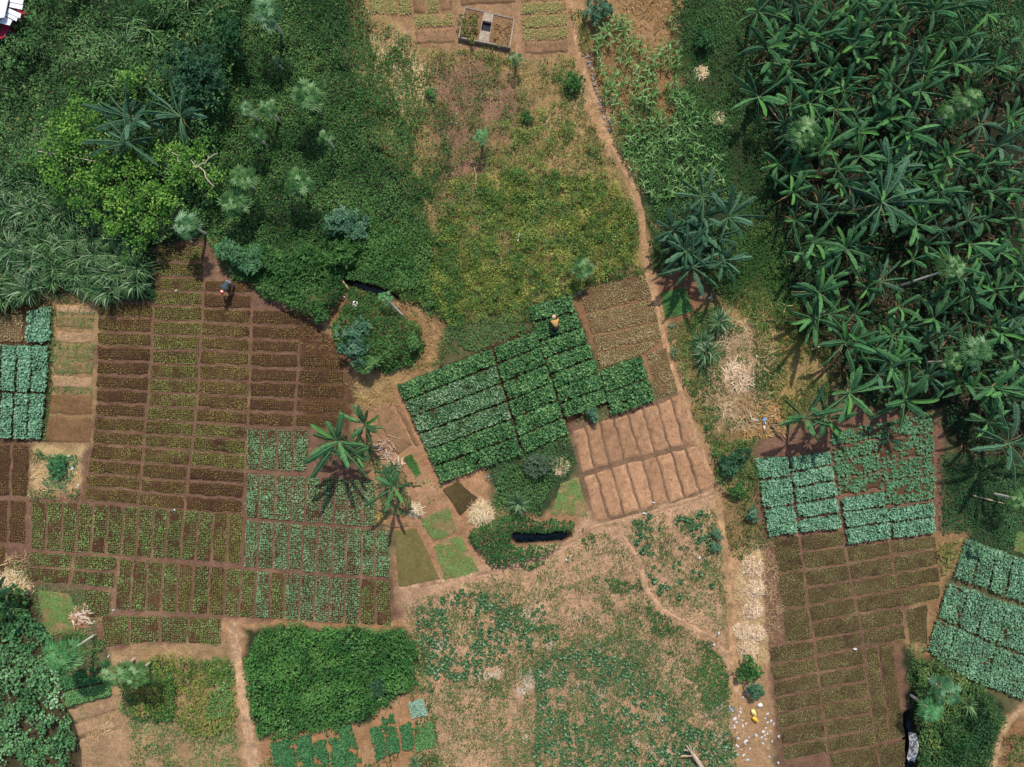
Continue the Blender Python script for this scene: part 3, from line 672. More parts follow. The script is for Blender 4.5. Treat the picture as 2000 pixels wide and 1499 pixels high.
# ------------------------------------------------------------------ ground cover
RM = 2
_gy, _gx = np.mgrid[-100:1600:RM, -100:2100:RM]
BEDMASK = np.zeros(_gx.shape, bool)
for g in BED_POLYS:
    lo = ((g.min(0) + 100) / RM).astype(int).clip(0); hi = ((g.max(0) + 100) / RM).astype(int) + 2
    sl = (slice(lo[1], hi[1]), slice(lo[0], hi[0]))
    BEDMASK[sl] |= inpoly(_gx[sl], _gy[sl], g)
PATHMASK = np.zeros(_gx.shape, bool)
for nm, ln in PATHS.items():
    PATHMASK |= ldist(_gx, _gy, ln) < {'right': 8, 'left': 10, 'corner': 6, 'loop': 5, 'field': 5, 'field_top': 5}[nm]
WATERMASK = np.zeros(_gx.shape, bool)
for p_ in (POND1, POND2, DITCH): WATERMASK |= sdist(_gx, _gy, p_) < 3.5


def look(mask, x, y):
    i = ((y + 100) / RM).astype(int).clip(0, mask.shape[0] - 1); j = ((x + 100) / RM).astype(int).clip(0, mask.shape[1] - 1)
    return mask[i, j]


SEED = [100]


def scatter(poly, dens, thr=None, ms=40, rag=10, avoid=True, soft=.08, edge=0):
    """points in a ragged px polygon; thr: patchiness of the cover"""
    SEED[0] += 1; sd = SEED[0]; rng = np.random.default_rng(sd)
    p = np.asarray(poly, float); lo = p.min(0) - rag; hi = p.max(0) + rag
    n = int(np.prod(hi - lo) / S / S * dens)
    x = rng.uniform(lo[0], hi[0], n); y = rng.uniform(lo[1], hi[1], n)
    wx = x + (fbm(x, y, 22, sd) - .5) * 2 * rag; wy = y + (fbm(x, y, 22, sd + 500) - .5) * 2 * rag
    k = inpoly(wx, wy, p)
    if avoid: k &= ~(look(BEDMASK, x, y) | look(PATHMASK, x, y) | look(WATERMASK, x, y))
    if thr is not None:
        k &= fbm(x, y, ms, sd + 900) + rng.normal(0, soft, n) > thr
    if edge: k &= rng.random(n) < np.clip(-sdist(x, y, p) / edge, .02, 1)
    return x[k], y[k], rng


def bumps(x, y, h, sd):
    base, amp, wl = h
    return base + amp * np.clip(fbm(x, y, wl, sd, 3) * 1.25 - .15, 0, 1)


def cover(name, label, specs, mat=None, top=True):
    """one stuff object made of several scatters"""
    mb = MB()
    for s in specs:
        x, y, rng = scatter(s['poly'], s['d'], s.get('thr'), s.get('ms', 40), s.get('rag', 10), s.get('avoid', True), s.get('soft', .08), s.get('edge', 0))
        n = len(x)
        if not n: continue
        sd = SEED[0]
        z = bumps(x, y, s.get('h', (.03, .1, 30)), sd) * (1 - .45 * rng.random(n) ** 2)
        if 'dome' in s:
            z *= np.clip(-sdist(x, y, s['poly']) / s['dome'], .15, 1) ** .6
        pos = PX(x, y, z)
        cn = fbm(x, y, s.get('cs', 55), sd + 77, 3)
        cl = ramp(s['pal'], cn * .62 + rng.random(n) * .38 + s.get('cb', 0)) * np.exp(rng.normal(0, .16, (n, 1)))
        if 'alt' in s:
            a = rng.random(n) < s['alt'][1]; cl[a] = A_(s['alt'][0]) * rng.uniform(.7, 1.3, (a.sum(), 1))
        sz = np.exp(rng.normal(0, .22, n))
        if s.get('style') == 'grass':
            mb.merge(blades(pos, rng.random(n) * 6.283, rng.uniform(s.get('e0', .5), s.get('e1', 1.4), n), s['L'] * sz, s['W'] * sz, cl, rng.uniform(.5, 1.6, n), 2))
        else:
            mb.merge(leaves(pos, rng.random(n) * 6.283, rng.normal(.15, .42, n), s['L'] * sz, s['W'] * sz, cl, .15, rng.uniform(0, .3, n), rng.normal(0, .4, n)))
    o = mb.build(name, mat or M_LEAF)
    return tag(o, label, name.replace('_', ' '), kind='stuff')


VD = [(.012, .048, .020), (.028, .092, .032), (.055, .15, .050), (.12, .25, .095)]
VM = [(.016, .058, .018), (.040, .118, .030), (.078, .185, .048), (.16, .29, .085)]
VY = [(.06, .10, .022), (.12, .17, .035), (.20, .24, .05), (.32, .32, .08)]
VB = [(.03, .09, .030), (.07, .17, .050), (.13, .26, .080), (.22, .37, .14)]
DG = [(.13, .085, .035), (.22, .15, .06), (.34, .24, .10), (.46, .35, .17)]
ST = [(.30, .19, .08), (.46, .31, .14), (.60, .44, .23), (.72, .57, .36)]

T1 = [(-190, -190), (450, -190), (470, 60), (430, 230), (420, 420), (310, 480), (200, 400), (60, 400), (-190, 420)]
T2 = [(400, -190), (730, -190), (715, 40), (745, 150), (800, 260), (840, 420), (850, 600), (780, 590), (650, 570), (570, 600), (440, 530), (400, 470), (410, 250)]
T3 = [(670, 20), (800, 60), (870, 230), (890, 420), (900, 640), (790, 600), (760, 280), (690, 180)]
cover('creeper_thicket', 'dark leafy creepers heaped over the upper left corner', [
    dict(poly=T1, d=170, L=.125, W=.085, h=(.3, 2.0, 52), cb=.05, pal=[(.016, .056, .02), (.042, .115, .034), (.09, .20, .06), (.20, .34, .13)], alt=((.26, .25, .09), .03)),
    dict(poly=T1, d=30, L=.18, W=.11, h=(.6, 1.9, 52), pal=VB, thr=.5, ms=60),
    dict(poly=[(-190, -190), (430, -190), (430, 200), (200, 330), (-190, 400)], d=26, L=.26, W=.022, h=(.6, 1.4, 75), pal=[(.05, .11, .05), (.10, .19, .08), (.17, .26, .12)], style='grass', thr=.45, ms=70)])
cover('low_creepers', 'fine dark green creepers carpeting the ground left of the dry meadow', [
    dict(poly=T2, d=230, L=.098, W=.07, h=(.05, .6, 34), pal=VM, cb=.04, alt=((.25, .24, .07), .025)),
    dict(poly=T2, d=24, L=.2, W=.02, h=(.15, .5, 46), pal=VB, style='grass', thr=.5),
    dict(poly=T3, d=190, L=.098, W=.07, h=(.05, .4, 30), pal=VM, thr=.47, ms=52, soft=.14)])
MEA = [(690, 70), (800, 95), (900, 96), (1010, 112), (1125, 112), (1150, 230), (1200, 330), (1250, 400), (1252, 540), (1110, 590), (1030, 605), (880, 625), (850, 420), (760, 220)]
MES = [(880, 350), (1000, 330), (1200, 350), (1245, 420), (1245, 520), (1110, 580), (1040, 600), (870, 625), (830, 560)]
cover('dry_meadow_grass', 'dry tan and brown grass of the open meadow', [
    dict(poly=MEA, d=45, L=.15, W=.016, h=(.01, .1, 24), pal=DG, style='grass', e0=.1, e1=1.1, thr=.3, soft=.2),
    dict(poly=[(690, 80), (800, 95), (850, 170), (800, 240), (730, 200)], d=70, L=.16, W=.02, h=(.01, .1, 24), pal=ST, style='grass', e0=.1, e1=.9, thr=.35, soft=.15),
    dict(poly=[(900, 420), (1010, 540), (1030, 600), (900, 600), (880, 560)], d=40, L=.14, W=.02, h=(.01, .1, 24), pal=ST, style='grass', e0=.1, e1=.9, thr=.5, soft=.15),
    dict(poly=[(830, 130), (960, 110), (1040, 200), (960, 330), (930, 420), (860, 400), (840, 260)], d=45, L=.11, W=.022, h=(.01, .05, 30), pal=[(.10, .06, .03), (.19, .115, .06), (.32, .22, .13)], style='grass', e0=.1, e1=.9)], M_STRAW)
OLW = [(.05, .085, .022), (.095, .15, .038), (.17, .23, .065), (.30, .33, .12)]
cover('meadow_weeds', 'scattered green weeds in clumps over the dry meadow', [
    dict(poly=[(960, 240), (1100, 200), (1240, 400), (1240, 520), (1000, 520), (900, 440)], d=260, L=.09, W=.065, h=(.02, .6, 20), pal=[(.04, .09, .02), (.09, .17, .035), (.17, .26, .06), (.30, .36, .11)], thr=.56, ms=24, soft=.07),
    dict(poly=MEA, d=230, L=.075, W=.055, h=(.02, .4, 15), pal=OLW, thr=.50, ms=30, soft=.13, cs=24),
    dict(poly=MEA, d=120, L=.075, W=.055, h=(.02, .2, 12), pal=OLW, thr=.62, ms=12, soft=.08, cs=24),
    dict(poly=MEA, d=120, L=.085, W=.06, h=(.05, .4, 16), pal=VM, thr=.70, ms=30, soft=.08),
    dict(poly=[(690, 60), (800, 120), (850, 250), (880, 420), (840, 440), (770, 240)], d=130, L=.08, W=.055, h=(.03, .3, 16), pal=VM, thr=.5, ms=26, soft=.15),
    dict(poly=[(1080, 130), (1140, 140), (1150, 180), (1100, 190)], d=200, L=.085, W=.06, h=(.1, .4, 20), pal=VM, rag=14)])
YG = [(.05, .10, .02), (.13, .20, .035), (.27, .33, .065), (.52, .52, .15)]
cover('yellow_green_weeds', 'yellowish green flowering weeds filling the lower meadow', [
    dict(poly=MES, d=170, L=.09, W=.065, h=(.05, .6, 16), pal=VM, thr=.52, ms=16, soft=.06, cb=.1),
    dict(poly=MES, d=300, L=.085, W=.06, h=(.04, .5, 15), pal=YG, thr=.30, ms=22, cs=26, soft=.1),
    dict(poly=[(740, 460), (900, 430), (1040, 560), (1040, 620), (880, 640), (840, 600), (780, 590)], d=240, L=.085, W=.06, h=(.04, .5, 16), pal=[(.035, .08, .018), (.085, .15, .03), (.17, .24, .05), (.36, .38, .11)], thr=.25, ms=22, cs=26, soft=.12)])
cover('strip_weeds', 'green weeds between the footpath and the banana grove', [
    dict(poly=[(1180, 280), (1230, 190), (1330, 170), (1430, 250), (1420, 370), (1380, 400), (1290, 420), (1250, 370)], d=220, L=.095, W=.065, h=(.06, .35, 30), pal=VB, thr=.18, ms=36),
    dict(poly=[(1300, -190), (1480, -190), (1490, 200), (1520, 430), (1560, 600), (1480, 610), (1400, 580), (1420, 450), (1400, 300), (1320, 220)], d=230, L=.085, W=.06, h=(.05, .3, 30), pal=VM, cb=.02, thr=.1),
    dict(poly=[(1380, 440), (1520, 430), (1570, 620), (1490, 650), (1410, 600), (1370, 540)], d=230, L=.085, W=.06, h=(.06, .35, 28), pal=[(.03, .09, .022), (.06, .14, .03), (.11, .2, .05), (.24, .28, .08)], thr=.2),
    dict(poly=[(1260, 390), (1300, 400), (1300, 540), (1262, 530)], d=230, L=.085, W=.06, h=(.06, .35, 28), pal=VM),
    dict(poly=[(1300, 640), (1390, 600), (1450, 640), (1400, 720), (1350, 780), (1325, 730)], d=230, L=.085, W=.06, h=(.06, .3, 28), pal=VM, thr=.15),
    dict(poly=[(1470, 620), (1600, 570), (1650, 760), (1540, 820), (1480, 760)], d=230, L=.085, W=.06, h=(.04, .35, 24), pal=[(.03, .085, .02), (.07, .15, .03), (.15, .24, .06)], thr=.24, soft=.14),
    dict(poly=[(1380, 650), (1480, 610), (1530, 700), (1490, 830), (1390, 850), (1365, 770)], d=170, L=.085, W=.06, h=(.03, .3, 22), pal=VM, thr=.55, ms=26),
    dict(poly=[(1335, 760), (1400, 740), (1400, 850), (1470, 850), (1480, 870), (1390, 880)], d=170, L=.085, W=.06, h=(.04, .25, 28), pal=VM, thr=.35)])
GROVE = [(1455, -190), (2200, -190), (2200, 930), (1900, 880), (1840, 830), (1700, 790), (1600, 700), (1540, 620), (1505, 450), (1475, 220)]
cover('grove_undergrowth', 'dim weeds on the floor of the banana grove', [
    dict(poly=GROVE, d=90, L=.13, W=.085, h=(.05, .5, 40), pal=[(.012, .045, .018), (.022, .075, .026), (.045, .12, .04)], thr=.42, ms=60),
    dict(poly=[(1780, -190), (2200, -190), (2200, 90), (1900, 160), (1820, 120)], d=200, L=.10, W=.065, h=(.4, 1.0, 60), pal=VD, cb=.1),
    dict(poly=[(1840, 880), (2200, 920), (2200, 1110), (1960, 1075), (1880, 1045), (1840, 1040)], d=220, L=.09, W=.06, h=(.05, .3, 36), pal=VD, thr=.12)])
cover('leaf_litter', 'brown fallen leaves and stalks on the banana grove floor', [
    dict(poly=GROVE, d=14, L=.5, W=.05, h=(.03, .1, 30), pal=[(.05, .03, .016), (.13, .075, .04), (.30, .18, .10)], style='grass', e0=0, e1=.4, thr=.42),
    dict(poly=[(1440, 780), (1540, 780), (1540, 850), (1450, 860)], d=60, L=.3, W=.05, h=(.03, .1, 30), pal=[(.2, .10, .04), (.35, .2, .08), (.5, .32, .14)], style='grass', e0=0, e1=.5)], M_STRAW)
cover('straw', 'pale straw and maize stalks strewn over the right middle clearing', [
    dict(poly=[(1395, 660), (1480, 620), (1525, 700), (1490, 830), (1385, 850), (1365, 770)], d=95, L=.36, W=.02, h=(.03, .25, 24), pal=[(.22, .14, .065), (.42, .28, .14), (.60, .44, .26), (.76, .62, .42)], style='grass', e0=-.1, e1=.6, thr=.42, soft=.12, ms=30),
    dict(poly=[(1420, 560), (1520, 580), (1560, 700), (1480, 640)], d=30, L=.4, W=.03, h=(.03, .1, 30), pal=ST, style='grass', e0=-.1, e1=.5, thr=.45),
    dict(poly=[(1445, 1070), (1512, 1060), (1530, 1240), (1500, 1300), (1440, 1300)], d=95, L=.26, W=.018, h=(.02, .12, 30), pal=[(.30, .2, .09), (.46, .32, .16), (.62, .46, .26)], style='grass', e0=-.1, e1=.7, thr=.2),
    dict(poly=[(560, 610), (640, 620), (680, 690), (610, 690), (585, 680)], d=50, L=.22, W=.02, h=(.02, .06, 30), pal=DG, style='grass', e0=.1, e1=1.),
    dict(poly=[(680, 740), (760, 730), (780, 790), (730, 800), (690, 790)], d=70, L=.3, W=.025, h=(.02, .1, 30), pal=[(.2, .13, .05), (.36, .25, .09), (.5, .38, .17)], style='grass', e0=.1, e1=1.),
    dict(poly=[(790, 600), (850, 620), (862, 690), (820, 730), (770, 750), (835, 680)], d=80, L=.25, W=.025, h=(.02, .08, 30), pal=[(.2, .12, .04), (.34, .22, .08), (.48, .34, .14)], style='grass', e0=0, e1=.8, rag=6, avoid=False, thr=.3),
    dict(poly=[(66, 880), (100, 900), (90, 960), (64, 965)], d=60, L=.25, W=.025, h=(.02, .08, 30), pal=ST, style='grass', e0=0, e1=.8),
    dict(poly=[(115, 925), (160, 915), (158, 965), (110, 968)], d=60, L=.25, W=.025, h=(.02, .08, 30), pal=ST, style='grass', e0=0, e1=.8),
    dict(poly=[(20, 570), (130, 560), (190, 590), (60, 620), (-40, 610)], d=60, L=.4, W=.025, h=(.02, .1, 30), pal=[(.2, .13, .05), (.36, .25, .09), (.5, .38, .17)], style='grass', e0=0, e1=.8, thr=.4),
    dict(poly=[(0, 1080), (60, 1080), (70, 1150), (-40, 1170)], d=60, L=.4, W=.025, h=(.02, .1, 30), pal=ST, style='grass', e0=0, e1=.8, thr=.3),
    dict(poly=[(170, 1420), (215, 1410), (220, 1440), (175, 1455)], d=70, L=.22, W=.025, h=(.07, .02, 30), pal=ST, style='grass', e0=-.1, e1=.4, avoid=False, rag=5),
    dict(poly=[(210, 1270), (440, 1268), (450, 1285), (300, 1300)], d=40, L=.25, W=.025, h=(.02, .05, 30), pal=ST, style='grass', e0=0, e1=.6, thr=.4),
    dict(poly=[(1150, -190), (1330, -190), (1320, 240), (1180, 290)], d=55, L=.3, W=.03, h=(.02, .1, 30), pal=[(.17, .09, .035), (.30, .18, .07), (.46, .32, .14)], style='grass', e0=0, e1=.9, thr=.3)], M_STRAW)
ISL = [(680, 570), (730, 576), (775, 598), (820, 640), (830, 672), (800, 715), (760, 730), (700, 715), (655, 670), (646, 635), (668, 600)]
cover('island_creepers', 'dense glossy creepers covering the round island beside the ditch', [
    dict(poly=ISL, d=304, L=0.122, W=0.084, h=(.5, .7, 45), pal=VM, dome=30, rag=6, avoid=False)])
cover('ditch_bank_bushes', 'leafy green bushes massed along the bank above the brown field', [
    dict(poly=[(425, 500), (480, 480), (570, 500), (640, 470), (690, 545), (655, 600), (625, 630), (560, 605), (500, 570)], d=272, L=0.122, W=0.084, h=(.3, .9, 50), pal=VM, dome=18, rag=8),
    dict(poly=[(645, 430), (720, 400), (790, 470), (830, 560), (760, 575), (700, 552), (660, 520)], d=240, L=0.114, W=0.076, h=(.3, .8, 50), pal=VM, rag=10)])
cover('garden_weeds', 'bright green weeds filling gaps between the garden plots', [
    dict(poly=[(865, 640), (1030, 608), (1048, 645), (900, 690), (790, 735), (850, 700)], d=240, L=0.091, W=0.061, h=(.04, .25, 28), pal=VB, thr=.12, cb=-.1),
    dict(poly=[(945, 895), (1112, 855), (1122, 925), (1080, 950), (1055, 1012), (970, 1015), (955, 950)], d=208, L=0.099, W=0.065, h=(.05, .4, 34), pal=VB, thr=.28, cb=-.15),
    dict(poly=[(75, 880), (120, 886), (160, 898), (152, 920), (118, 960), (82, 945), (96, 915)], d=240, L=0.091, W=0.065, h=(.05, .3, 30), pal=[(.03, .12, .05), (.06, .2, .08), (.12, .3, .13)]),
    dict(poly=[(60, 880), (80, 870), (100, 900), (62, 910)], d=176, L=0.091, W=0.065, h=(.05, .2, 30), pal=VM, thr=.3),
    dict(poly=[(56, 955), (160, 955), (150, 976), (58, 976)], d=176, L=0.091, W=0.065, h=(.05, .15, 30), pal=VM, thr=.3, rag=4),
    dict(poly=[(92, 600), (108, 600), (98, 860), (84, 860)], d=208, L=0.091, W=0.065, h=(.05, .15, 30), pal=VM, thr=.2, rag=4),
    dict(poly=[(20, 1095), (56, 1090), (62, 1150), (30, 1150)], d=176, L=0.091, W=0.065, h=(.05, .15, 30), pal=VB, thr=.4, rag=6),
    dict(poly=[(100, 608), (190, 612), (184, 618), (102, 615)], d=192, L=0.076, W=0.053, h=(.03, .1, 30), pal=VB, thr=.25, rag=5, avoid=False),
    dict(poly=[(100, 668), (187, 672), (184, 684), (100, 680)], d=192, L=0.076, W=0.053, h=(.03, .1, 30), pal=VB, thr=.35, rag=5, avoid=False),
    dict(poly=[(98, 694), (186, 700), (184, 708), (98, 704)], d=192, L=0.076, W=0.053, h=(.03, .1, 30), pal=VB, thr=.35, rag=5, avoid=False),
    dict(poly=[(98, 724), (150, 728), (150, 734), (98, 734)], d=192, L=0.076, W=0.053, h=(.03, .1, 30), pal=VB, thr=.3, rag=5, avoid=False),
    dict(poly=[(95, 755), (184, 760), (184, 770), (95, 766)], d=192, L=0.076, W=0.053, h=(.03, .1, 30), pal=VB, thr=.3, rag=5, avoid=False),
    dict(poly=[(190, 570), (305, 560), (305, 585), (230, 588), (60, 590)], d=208, L=0.091, W=0.065, h=(.05, .25, 30), pal=VB, thr=.25),
    dict(poly=[(800, 930), (860, 940), (850, 985), (815, 1000)], d=96, L=0.099, W=0.068, h=(.05, .15, 20), pal=VB, thr=.5, ms=18),
    dict(poly=[(735, 905), (790, 930), (810, 1000), (750, 1015)], d=208, L=0.099, W=0.065, h=(.1, .4, 34), pal=VD),
    dict(poly=[(610, 880), (640, 920), (700, 930), (760, 920), (740, 870), (640, 860)], d=144, L=0.099, W=0.065, h=(.05, .2, 34), pal=VD, thr=.4),
    dict(poly=[(1030, 535), (1150, 520), (1150, 560), (1040, 600)], d=160, L=0.091, W=0.061, h=(.05, .25, 30), pal=VM, thr=.4),
    dict(poly=[(1135, 560), (1150, 545), (1262, 528), (1262, 536), (1155, 556)], d=240, L=0.091, W=0.061, h=(.05, .15, 20), pal=VM, rag=4, avoid=False),
    dict(poly=[(1120, 800), (1180, 790), (1175, 815), (1125, 830)], d=160, L=0.099, W=0.068, h=(.05, .3, 26), pal=VB, thr=.4),
    dict(poly=[(1385, 870), (1475, 860), (1490, 960), (1450, 990), (1410, 950)], d=208, L=0.106, W=0.068, h=(.08, .5, 34), pal=VM, thr=.12),
    dict(poly=[(1420, 980), (1490, 960), (1505, 1060), (1445, 1090), (1425, 1060)], d=160, L=0.099, W=0.068, h=(.05, .3, 30), pal=[(.05, .09, .025), (.09, .14, .04), (.16, .2, .07)], thr=.24),
    dict(poly=[(1370, 590), (1420, 600), (1380, 660), (1330, 690)], d=160, L=0.099, W=0.068, h=(.05, .3, 30), pal=VM, thr=.3),
    dict(poly=[(895, 30), (938, 26), (936, 60), (934, 82), (900, 74)], d=176, L=0.114, W=0.076, h=(.28, .3, 14), pal=VY, cb=-.22, thr=.10, ms=20, rag=6, avoid=False),
    dict(poly=[(968, 36), (1000, 42), (995, 92), (968, 84)], d=112, L=0.114, W=0.068, h=(.28, .2, 14), pal=[(.15, .12, .03), (.28, .23, .06), (.34, .22, .10)], thr=.12, ms=20, rag=6, avoid=False),
    dict(poly=[(900, 90), (1000, 100), (1020, 125), (900, 120)], d=128, L=0.099, W=0.068, h=(.05, .2, 20), pal=VY, cb=-.2, thr=.5),
    dict(poly=[(1115, 20), (1145, 20), (1160, 120), (1140, 110), (1122, 60)], d=176, L=0.099, W=0.068, h=(.05, .25, 20), pal=VY, cb=-.2, thr=.25, rag=4, avoid=False)])
cover('pond_creepers', 'thick dark green creepers crowding round the pond slot', [
    dict(poly=[(920, 1034), (985, 1008), (1050, 1016), (1118, 1018), (1118, 1036), (1060, 1044), (1000, 1042), (998, 1066), (1060, 1062), (1092, 1062), (1090, 1085), (1040, 1108), (960, 1106), (920, 1062)], d=304, L=0.114, W=0.076, h=(.35, .45, 36), pal=[(.014, .065, .02), (.03, .12, .032), (.06, .18, .05), (.12, .26, .08)], rag=5, dome=5),
    dict(poly=[(1090, 1030), (1160, 1030), (1160, 1080), (1110, 1085)], d=144, L=0.099, W=0.068, h=(.05, .2, 20), pal=VM, thr=.45, ms=24)])
BEAN = [(512, 1226), (796, 1236), (812, 1330), (766, 1372), (722, 1402), (655, 1416), (540, 1444), (503, 1438), (474, 1300)]
cover('bean_plants', 'dense leafy green bean plants filling the big lower left plot', [
    dict(poly=BEAN, d=240, L=0.129, W=0.084, h=(.15, .8, 28), pal=[(.022, .085, .024), (.045, .145, .035), (.085, .22, .05), (.15, .32, .085)], rag=15, cs=30),
    dict(poly=BEAN, d=48, L=0.182, W=0.099, h=(.35, .45, 22), pal=VB, rag=15, thr=.45)])
cover('leafy_root_crop', 'blue green broad leafed root crop in the lower left corner', [
    dict(poly=[(-190, 1260), (20, 1215), (60, 1190), (100, 1250), (116, 1340), (140, 1430), (150, 1640), (-190, 1640)], d=130, L=.17, W=.13, h=(.2, .6, 20), pal=[(.02, .085, .030), (.07, .19, .07), (.16, .33, .14), (.34, .50, .29)], thr=.37, ms=24),
    dict(poly=[(-190, 1150), (40, 1140), (60, 1190), (20, 1230), (-190, 1260)], d=110, L=.2, W=.13, h=(.15, .35, 24), pal=VM, thr=.2)])
cover('plot_edge_weeds', 'patchy green and ochre weeds around the lower left plots', [
    dict(poly=[(228, 1310), (300, 1282), (450, 1288), (462, 1420), (400, 1445), (330, 1405), (255, 1400)], d=192, L=0.114, W=0.068, h=(.08, .45, 34), pal=[(.05, .12, .025), (.11, .19, .035), (.21, .27, .055), (.34, .28, .08)], thr=.10, cs=45),
    dict(poly=[(400, 1290), (450, 1288), (455, 1400), (400, 1400)], d=200, L=.12, W=.07, h=(.15, .4, 24), pal=VB, thr=.25),
    dict(poly=[(225, 1310), (320, 1290), (345, 1340), (330, 1405), (240, 1405)], d=208, L=0.122, W=0.076, h=(.15, .5, 34), pal=VM, thr=.2),
    dict(poly=[(245, 1400), (460, 1415), (485, 1640), (265, 1640)], d=240, L=0.084, W=0.057, h=(.03, .15, 24), pal=VB, thr=.34, ms=30, soft=.14),
    dict(poly=[(65, 1150), (165, 1155), (205, 1265), (120, 1320), (80, 1260)], d=176, L=0.084, W=0.053, h=(.03, .2, 30), pal=VB, thr=.35),
    dict(poly=[(120, 1240), (200, 1250), (205, 1310), (115, 1325)], d=192, L=0.099, W=0.068, h=(.05, .3, 26), pal=VM, thr=.3),
    dict(poly=[(790, 1230), (830, 1250), (850, 1400), (900, 1640), (820, 1640), (800, 1340)], d=176, L=0.099, W=0.068, h=(.04, .25, 26), pal=VM, thr=.3, ms=34),
    dict(poly=[(480, 1470), (560, 1450), (860, 1470), (860, 1640), (480, 1640)], d=96, L=0.099, W=0.068, h=(.04, .15, 26), pal=VM, thr=.5, ms=30)])
FIELD = [(795, 1180), (900, 1145), (1150, 1045), (1395, 975), (1420, 1150), (1425, 1300), (1440, 1640), (850, 1640), (820, 1350)]
cover('field_weeds', 'low patchy weeds over the bare tan field', [
    dict(poly=FIELD, d=180, L=.065, W=.05, h=(.01, .1, 16), pal=[(.05, .11, .035), (.09, .18, .055), (.18, .28, .11)], thr=0.53, ms=38, soft=.10, cs=20),
    dict(poly=FIELD, d=165, L=.06, W=.045, h=(.01, .06, 12), pal=[(.06, .12, .04), (.12, .19, .07), (.22, .26, .11)], thr=0.53, ms=9, soft=.06, cs=20),
    dict(poly=FIELD, d=90, L=.10, W=.014, h=(.01, .05, 16), pal=[(.16, .17, .06), (.28, .25, .10), (.42, .33, .16)], style='grass', thr=0.45, ms=50, soft=.15),
    dict(poly=[(1050, 1270), (1250, 1240), (1430, 1340), (1440, 1640), (1040, 1640)], d=300, L=.075, W=.055, h=(.02, .16, 16), pal=[(.04, .10, .035), (.08, .17, .06), (.19, .27, .11)], thr=.33, ms=26, soft=.14, cs=20),
    dict(poly=[(800, 1190), (960, 1150), (1250, 1130), (1260, 1240), (1080, 1290), (900, 1400), (830, 1400)], d=225, L=.07, W=.05, h=(.02, .12, 16), pal=VM, thr=0.47, ms=22, soft=.12, cs=20),
    dict(poly=[(830, 1350), (1050, 1300), (1050, 1640), (860, 1640)], d=180, L=.07, W=.05, h=(.02, .1, 16), pal=VM, thr=0.51, ms=24, soft=.12, cs=20),
    dict(poly=[(1220, 1010), (1390, 985), (1415, 1200), (1300, 1180)], d=195, L=.075, W=.055, h=(.02, .14, 16), pal=VM, thr=0.55, ms=22, soft=.08, cs=20),
    dict(poly=[(1262, 1180), (1300, 1195), (1345, 1235), (1400, 1262), (1428, 1340), (1400, 1390), (1340, 1320), (1280, 1230)], d=420, L=.075, W=.055, h=(.03, .2, 22), rag=20, pal=[(.018, .085, .022), (.045, .15, .036), (.10, .23, .065)], thr=.38, ms=34, soft=.14),
    dict(poly=[(1180, 1128), (1255, 1125), (1262, 1150), (1190, 1155)], d=300, L=.08, W=.055, h=(.04, .15, 24), pal=VM, thr=0.30)])
cover('thicket', 'dense dark thicket with yellowish tips in the lower right corner', [
    dict(poly=[(1795, 1300), (1835, 1285), (1940, 1360), (1962, 1400), (1935, 1480), (1925, 1640), (1785, 1640)], d=240, L=0.129, W=0.084, h=(.5, .9, 44), pal=[(.014, .055, .02), (.034, .10, .032), (.085, .17, .05), (.32, .36, .11)], rag=10),
    dict(poly=[(1970, 1440), (2200, 1380), (2200, 1640), (1955, 1640)], d=176, L=0.114, W=0.076, h=(.2, .7, 44), pal=VM, thr=.35),
    dict(poly=[(1776, 1262), (1816, 1270), (1812, 1340), (1770, 1345)], d=144, L=0.091, W=0.061, h=(.04, .2, 24), pal=VM, thr=.4, ms=26),
    dict(poly=[(1834, 1062), (1880, 1055), (1860, 1110), (1838, 1130)], d=120, L=.3, W=.05, h=(.1, .5, 30), pal=[(.12, .15, .04), (.22, .24, .07), (.34, .34, .12)], rag=6),
    dict(poly=[(1834, 900), (1880, 900), (1880, 1040), (1836, 1040)], d=96, L=0.099, W=0.068, h=(.04, .2, 24), pal=VD, thr=.4)])

# ------------------------------------------------------------------ banana plants
BG = [(.012, .050, .020), (.024, .082, .029), (.055, .140, .046)]
BBL = [(.014, .048, .026), (.026, .074, .038), (.050, .112, .062)]


